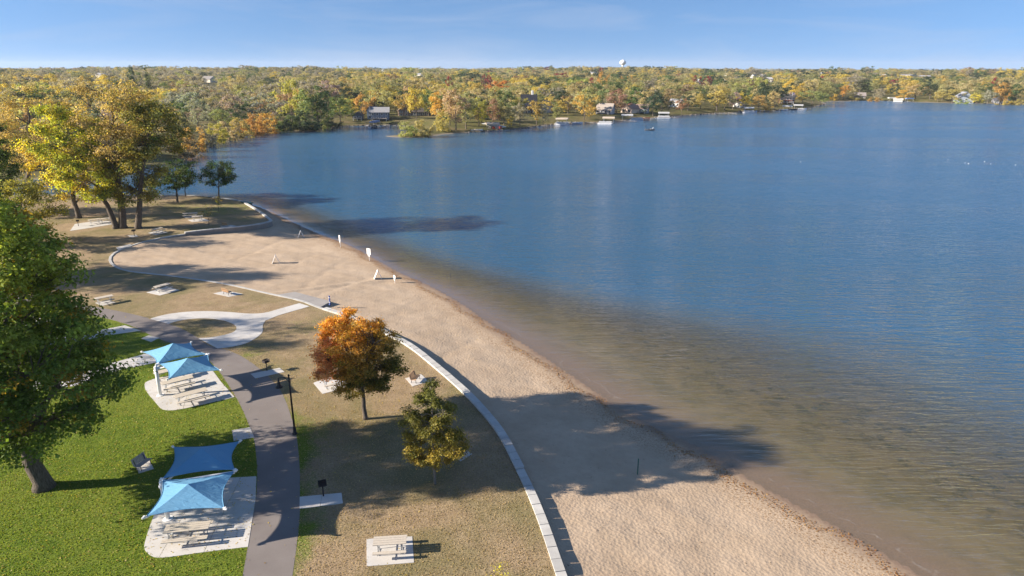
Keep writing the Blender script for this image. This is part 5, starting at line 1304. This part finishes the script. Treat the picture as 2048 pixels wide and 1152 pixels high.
def make_runabout(hull, name='motor_boat'):
    r = empty(name); secs = [(-2.6, .95, .75), (-1.0, 1.0, .78), (.8, .9, .82), (2.0, .55, .9), (2.9, .05, 1.0)]
    vs = []; 
    for x, w, h in secs: vs += [(x, -w, h), (x, -w*.75, .1), (x, 0, -.1), (x, w*.75, .1), (x, w, h)]
    fs = [(i*5+j, i*5+j+1, (i+1)*5+j+1, (i+1)*5+j) for i in range(4) for j in range(4)]+[(0, 1, 2, 3, 4)]
    fs += [(i*5, (i+1)*5, (i+1)*5+4, i*5+4) for i in (2, 3)]
    MB().add(vs, fs).build('hull', M[hull], r); MB().box((-.6, 0, .45), (3.6, 1.5, .1)).build('floor', M['white_vinyl'], r)
    MB().add([(.7, -.8, .82), (.7, .8, .82), (.45, .65, 1.25), (.45, -.65, 1.25)], [(0, 1, 2, 3)]).add([(.73, -.8, .82), (.73, .8, .82), (.48, .65, 1.25), (.48, -.65, 1.25)], [(3, 2, 1, 0)]).build('windshield', M['glass'], r)
    MB().box((-.5, .45, .75), (.5, .5, .5)).box((-.5, -.45, .75), (.5, .5, .5)).build('seat', M['tan_vinyl'], r); MB().box((-2.75, 0, .8), (.4, .35, .8)).build('outboard', M['boat_dark'], r)
    return r
pon = make_pontoon(); lifts = {k: make_lift(k) for k in ('white_vinyl', 'tan_vinyl', 'blue_vinyl')}; dk = make_dock(); ra = {k: make_runabout(k) for k in ('boat_hull', 'boat_dark', 'red_hull')}
def place(pr, px, py, ang, label, cat, group=None, z=WATER, sc=1.0):
    p = G(px, py, z); o = pr if not used.get(pr.name) else copy_tree(pr); used[pr.name] = 1
    o.location = p; o.rotation_euler = (0, 0, R(ang)); o.scale = (sc,)*3; tag(o, label, cat, group); return o
gl_, gp_, gd_ = 'boat lifts along the far shore', 'pontoon boats along the far shore', 'docks along the far shore'
for px, py, k, ang, lb in [(1124, 248.5, 'tan_vinyl', -12, 'below the slim olive tree'), (1217, 246.5, 'tan_vinyl', -12, 'below the grey hip roofed house'), (1254, 240.5, 'white_vinyl', -8, 'below the beige gable'), (1327, 235.5, 'white_vinyl', -10, 'left of the sandy shore bank'), (1497, 224.5, 'white_vinyl', -8, 'near the yellow shore tree'), (1574, 220.5, 'white_vinyl', -20, 'at the left of the marina'),
                           (1596, 218.5, 'white_vinyl', -20, 'at the right of the marina'), (1818, 203.8, 'blue_vinyl', 0, 'beside the round bright yellow tree'), (1783, 202.5, 'white_vinyl', 0, 'on the far bank left of the round yellow tree'), (750, 255, 'blue_vinyl', 80, 'before the two storey house on the bay'), (985, 259.5, 'tan_vinyl', 15, 'among the stacked dock sections')]:
    c = {'tan_vinyl': 'tan', 'white_vinyl': 'white', 'blue_vinyl': 'blue'}[k]
    place(lifts[k], px, py, ang, f'boat lift with {c} canopy {lb}', 'boat lift', gl_, sc=.95)
for px, py, ang, lb in [(1124, 249.2, -12, 'under the tan canopy below the slim olive tree'), (1210, 247.8, -12, 'under the tan canopy below the grey house'), (1327, 236, -10, 'under the canopy left of the sandy bank'), (1497, 225, -8, 'under the canopy near the yellow shore tree'), (1272, 240, 10, 'moored right of the beige house lift')]:
    place(pon, px, py, ang, 'pontoon boat '+lb, 'boat', gp_, sc=1.1)
for px, py, k, ang, lb in [(750, 256, 'boat_dark', 80, 'dark motor boat on the lift before the two storey house'), (744, 255.5, 'boat_hull', 75, 'white motor boat next to the dark one on the bay'), (1566, 221, 'boat_hull', -20, 'white motor boat with raised bow at the marina'), (1604, 219, 'boat_hull', -20, 'white motor boat at the right of the marina'),
                           (1585, 220, 'boat_dark', -20, 'dark motor boat in the middle of the marina'), (1486, 224.5, 'boat_dark', 0, 'small dark boat left of the white canopy'), (1290, 238.5, 'red_hull', 0, 'red boat beside the long blue grey wing'), (1505, 224.5, 'boat_hull', 0, 'small white boat right of the white canopy'), (1154, 247.5, 'boat_hull', 0, 'small white boat left of the large yellow tree dock'), (953, 262.5, 'boat_hull', 10, 'white boat at the bank left of the dock sections')]:
    place(ra[k], px, py, ang, lb, 'boat', None)
for px, py, ang, lb in [(1140, 246.5, 78, 'right of the tan canopy'), (1228, 243.5, 75, 'right of the grey house lift'), (1262, 239.5, 80, 'below the beige gable'), (735, 252, 10, 'before the dark low house'), (1310, 236, 80, 'left of the pontoon at the sandy bank'), (1430, 228, 80, 'at the open shore lawn'), (1512, 223, 80, 'right of the white canopy'), (1585, 218, 60, 'in the marina'), (1808, 203, 90, 'beside the blue canopy'), (770, 252.5, 5, 'right of the dark motor boat')]:
    place(dk, px, py, ang, 'wooden dock '+lb, 'dock', gd_)
# stacked dock sections
p = GL(990, 257); r = tag(empty('stacked_dock_sections', p, R(-12)), 'pile of white dock sections leaning on the bank under rust trees', 'dock sections')
for k in range(6): MB().box((k*.6-2, 0, 1.2+.12*k), (8.5, 2.2, .12), ry=R(14), rz=R(k*3-6)).build('dock_section', M['white_paint'], r)
for k in range(4): MB().box((k*1.6-2, -1.2, .6), (1.2, 1.0, 1.1), rz=R(k*11)).build('red_kayak' if k % 2 else 'crate', M['red_hull' if k % 2 else 'dock_wood'], r)
# shore rocks
rk = np.random.RandomState(3)
mb = MB()
for k in range(700):
    i = rk.randint(len(FAR)-1); t_ = rk.rand(); q = FAR[i]*(1-t_)+FAR[i+1]*t_
    if not (-15 < math.degrees(math.atan2(q[0], q[1])) < 28): continue
    if 255 < q[1] < 330 and -62 < q[0] < -20: continue
    s_ = rk.uniform(.3, .7); mb.box((q[0]+rk.normal(0, .6), q[1]+rk.normal(.4, .6), WATER+.15), (s_*1.4, s_, s_), rk.rand()*3)
tag(mb.build('shore_rocks', M['stone']), 'loose grey boulders lining the far waterline', 'rocks', kind='stuff')

# flag pole by the red house
p = GL(1582, 213); fl = tag(empty('flagpole', p), 'white flagpole with a red striped flag in front of the red lake house', 'flagpole')
MB().tube([(0, 0, 0), (0, 0, 10)], .08, 8).build('pole', M['white_paint'], fl)
f_ = tag(empty('flag_tmp'), None) if False else None
for k in range(7): MB().box((.9, 0, 9.4-.2*k), (1.7, .03, .19)).build('stripe', M['red_hull' if k % 2 == 0 else 'white_paint'], fl)
MB().box((.5, -.03, 9.2), (.85, .03, .75)).build('canton', M['blue_post'], fl)

# fishing boat with two people
def person(name, label, joints, edges, radii, loc, rz, shirt, parts):
    root = empty(name, loc, R(rz)); tag(root, label, 'person')
    me = bpy.data.meshes.new('body'); me.from_pydata(joints, edges, []); me.update()
    o = link_mesh('body', me, root); me.materials.append(M[shirt])
    md_ = o.modifiers.new('skin', 'SKIN')
    for i, r_ in enumerate(radii): me.skin_vertices[0].data[i].radius = (r_, r_)
    me.skin_vertices[0].data[0].use_root = True; md_.use_smooth_shade = True
    s_ = o.modifiers.new('sub', 'SUBSURF'); s_.levels = 1; s_.render_levels = 1
    hx, hy, hz = parts
    MB().lathe([(.03, -.12), (.07, -.09), (.095, 0), (.09, .07), (.05, .12), (.01, .13)], 10, (hx, hy, hz)).build('head', M['skin'], root, True)
    MB().lathe([(.105, .02), (.1, .09), (.06, .14), (.01, .155)], 10, (hx, hy, hz)).build('cap', M['dark_cloth'], root, True)
fb = make_runabout('boat_dark', 'fishing_boat'); fb.scale = (.8,)*3; pf = G(1299, 261, WATER); fb.location = pf; fb.rotation_euler = (0, 0, R(172)); tag(fb, 'small white fishing boat with two people out on the open lake', 'boat')
st_j = [(0, 0, .95), (0, 0, 1.2), (0, 0, 1.42), (0, 0, 1.5), (.2, 0, 1.40), (.32, .15, 1.15), (.3, .38, 1.1), (-.2, 0, 1.40), (-.3, .12, 1.15), (-.2, .36, 1.12), (.1, 0, .9), (.12, .03, .5), (.12, 0, .08), (.12, .14, .03), (-.1, 0, .9), (-.12, .03, .5), (-.12, 0, .08), (-.12, .14, .03)]
ed = [(0, 1), (1, 2), (2, 3), (2, 4), (4, 5), (5, 6), (2, 7), (7, 8), (8, 9), (0, 10), (10, 11), (11, 12), (12, 13), (0, 14), (14, 15), (15, 16), (16, 17)]
rad_ = [.15, .14, .15, .06, .075, .055, .04, .075, .055, .04, .10, .075, .05, .045, .10, .075, .05, .045]
d_ = Vector((math.cos(R(172)), math.sin(R(172)), 0))
person('person', 'person in dark clothes standing at the bow of the fishing boat', st_j, ed, rad_, pf+d_*1.7+Vector((0, 0, .85)), 60, 'dark_cloth', (0, .02, 1.64))
si_j = [(0, 0, .5), (0, 0, .78), (0, 0, 1.0), (0, 0, 1.08), (.2, 0, .98), (.3, .12, .74), (.2, .34, .7), (-.2, 0, .98), (-.3, .12, .74), (-.2, .34, .7), (.1, .1, .48), (.12, .45, .5), (.12, .5, .1), (.12, .62, .05), (-.1, .1, .48), (-.12, .45, .5), (-.12, .5, .1), (-.12, .62, .05)]
person('person', 'person in a pale shirt seated at the stern of the fishing boat', si_j, ed, rad_, pf-d_*1.6+Vector((0, 0, .5)), 80, 'pale_cloth', (0, .02, 1.22))
# gulls on the water
gull0 = None
GL_ = {2034: 'lone white gull far out near the right edge of the lake', 1896: 'white gull at the left end of the row of gulls', 1930: 'white gull, left one of a close pair', 1937: 'white gull, right one of a close pair', 1969: 'white gull just right of the close pair', 1981: 'white gull second from the right end of the row', 2031: 'white gull at the right end of the row of gulls', 1601: 'single white gull alone in the middle of the open lake'}
for px, py in [(2034, 248), (1896, 320), (1930, 326), (1937, 327.5), (1969, 323), (1981, 328), (2031, 330), (1601, 324)]:
    p = G(px, py, WATER)
    if gull0 is None:
        gull0 = empty('gull'); MB().tube([(-.32, 0, .12), (-.12, 0, .08), (.1, 0, .10), (.22, 0, .16)], [.02, .11, .12, .05], 8).build('body', M['white_paint'], gull0, True)
        MB().tube([(.18, 0, .15), (.24, 0, .27), (.30, 0, .29), (.42, 0, .27)], [.045, .05, .05, .01], 8).build('head', M['white_paint'], gull0, True)
        for s in (-1, 1): MB().add([(.1, s*.1, .18), (-.1, s*.13, .2), (-.40, s*.04, .19), (-.1, s*.06, .22)], [(0, 1, 2, 3)]).build('wing', M['galv'], gull0)
        o = gull0
    else: o = copy_tree(gull0)
    o.location = p; o.rotation_euler = (0, 0, px*.7); o.scale = (.45,)*3; tag(o, GL_[px], 'gull', 'gulls floating on the open lake')

# ------------------------------------------------------------------ thin air between here and the skyline
mh = Mt('haze_air'); pv = mh.n('ShaderNodeVolumePrincipled'); pv.inputs['Color'].default_value = (.80, .88, 1.0, 1); pv.inputs['Density'].default_value = .00006; pv.inputs['Anisotropy'].default_value = .1
mh.t.links.new(pv.outputs[0], mh.out.inputs['Volume'])
hz = MB().add([(x, y, z) for z in (-9, 110) for (x, y) in ((-9600, -200), (9600, -200), (9600, 9600), (-9600, 9600))], [(3, 2, 1, 0), (4, 5, 6, 7), (0, 1, 5, 4), (1, 2, 6, 5), (2, 3, 7, 6), (3, 0, 4, 7)]).build('haze', mh.m)
tag(hz, kind='stuff')
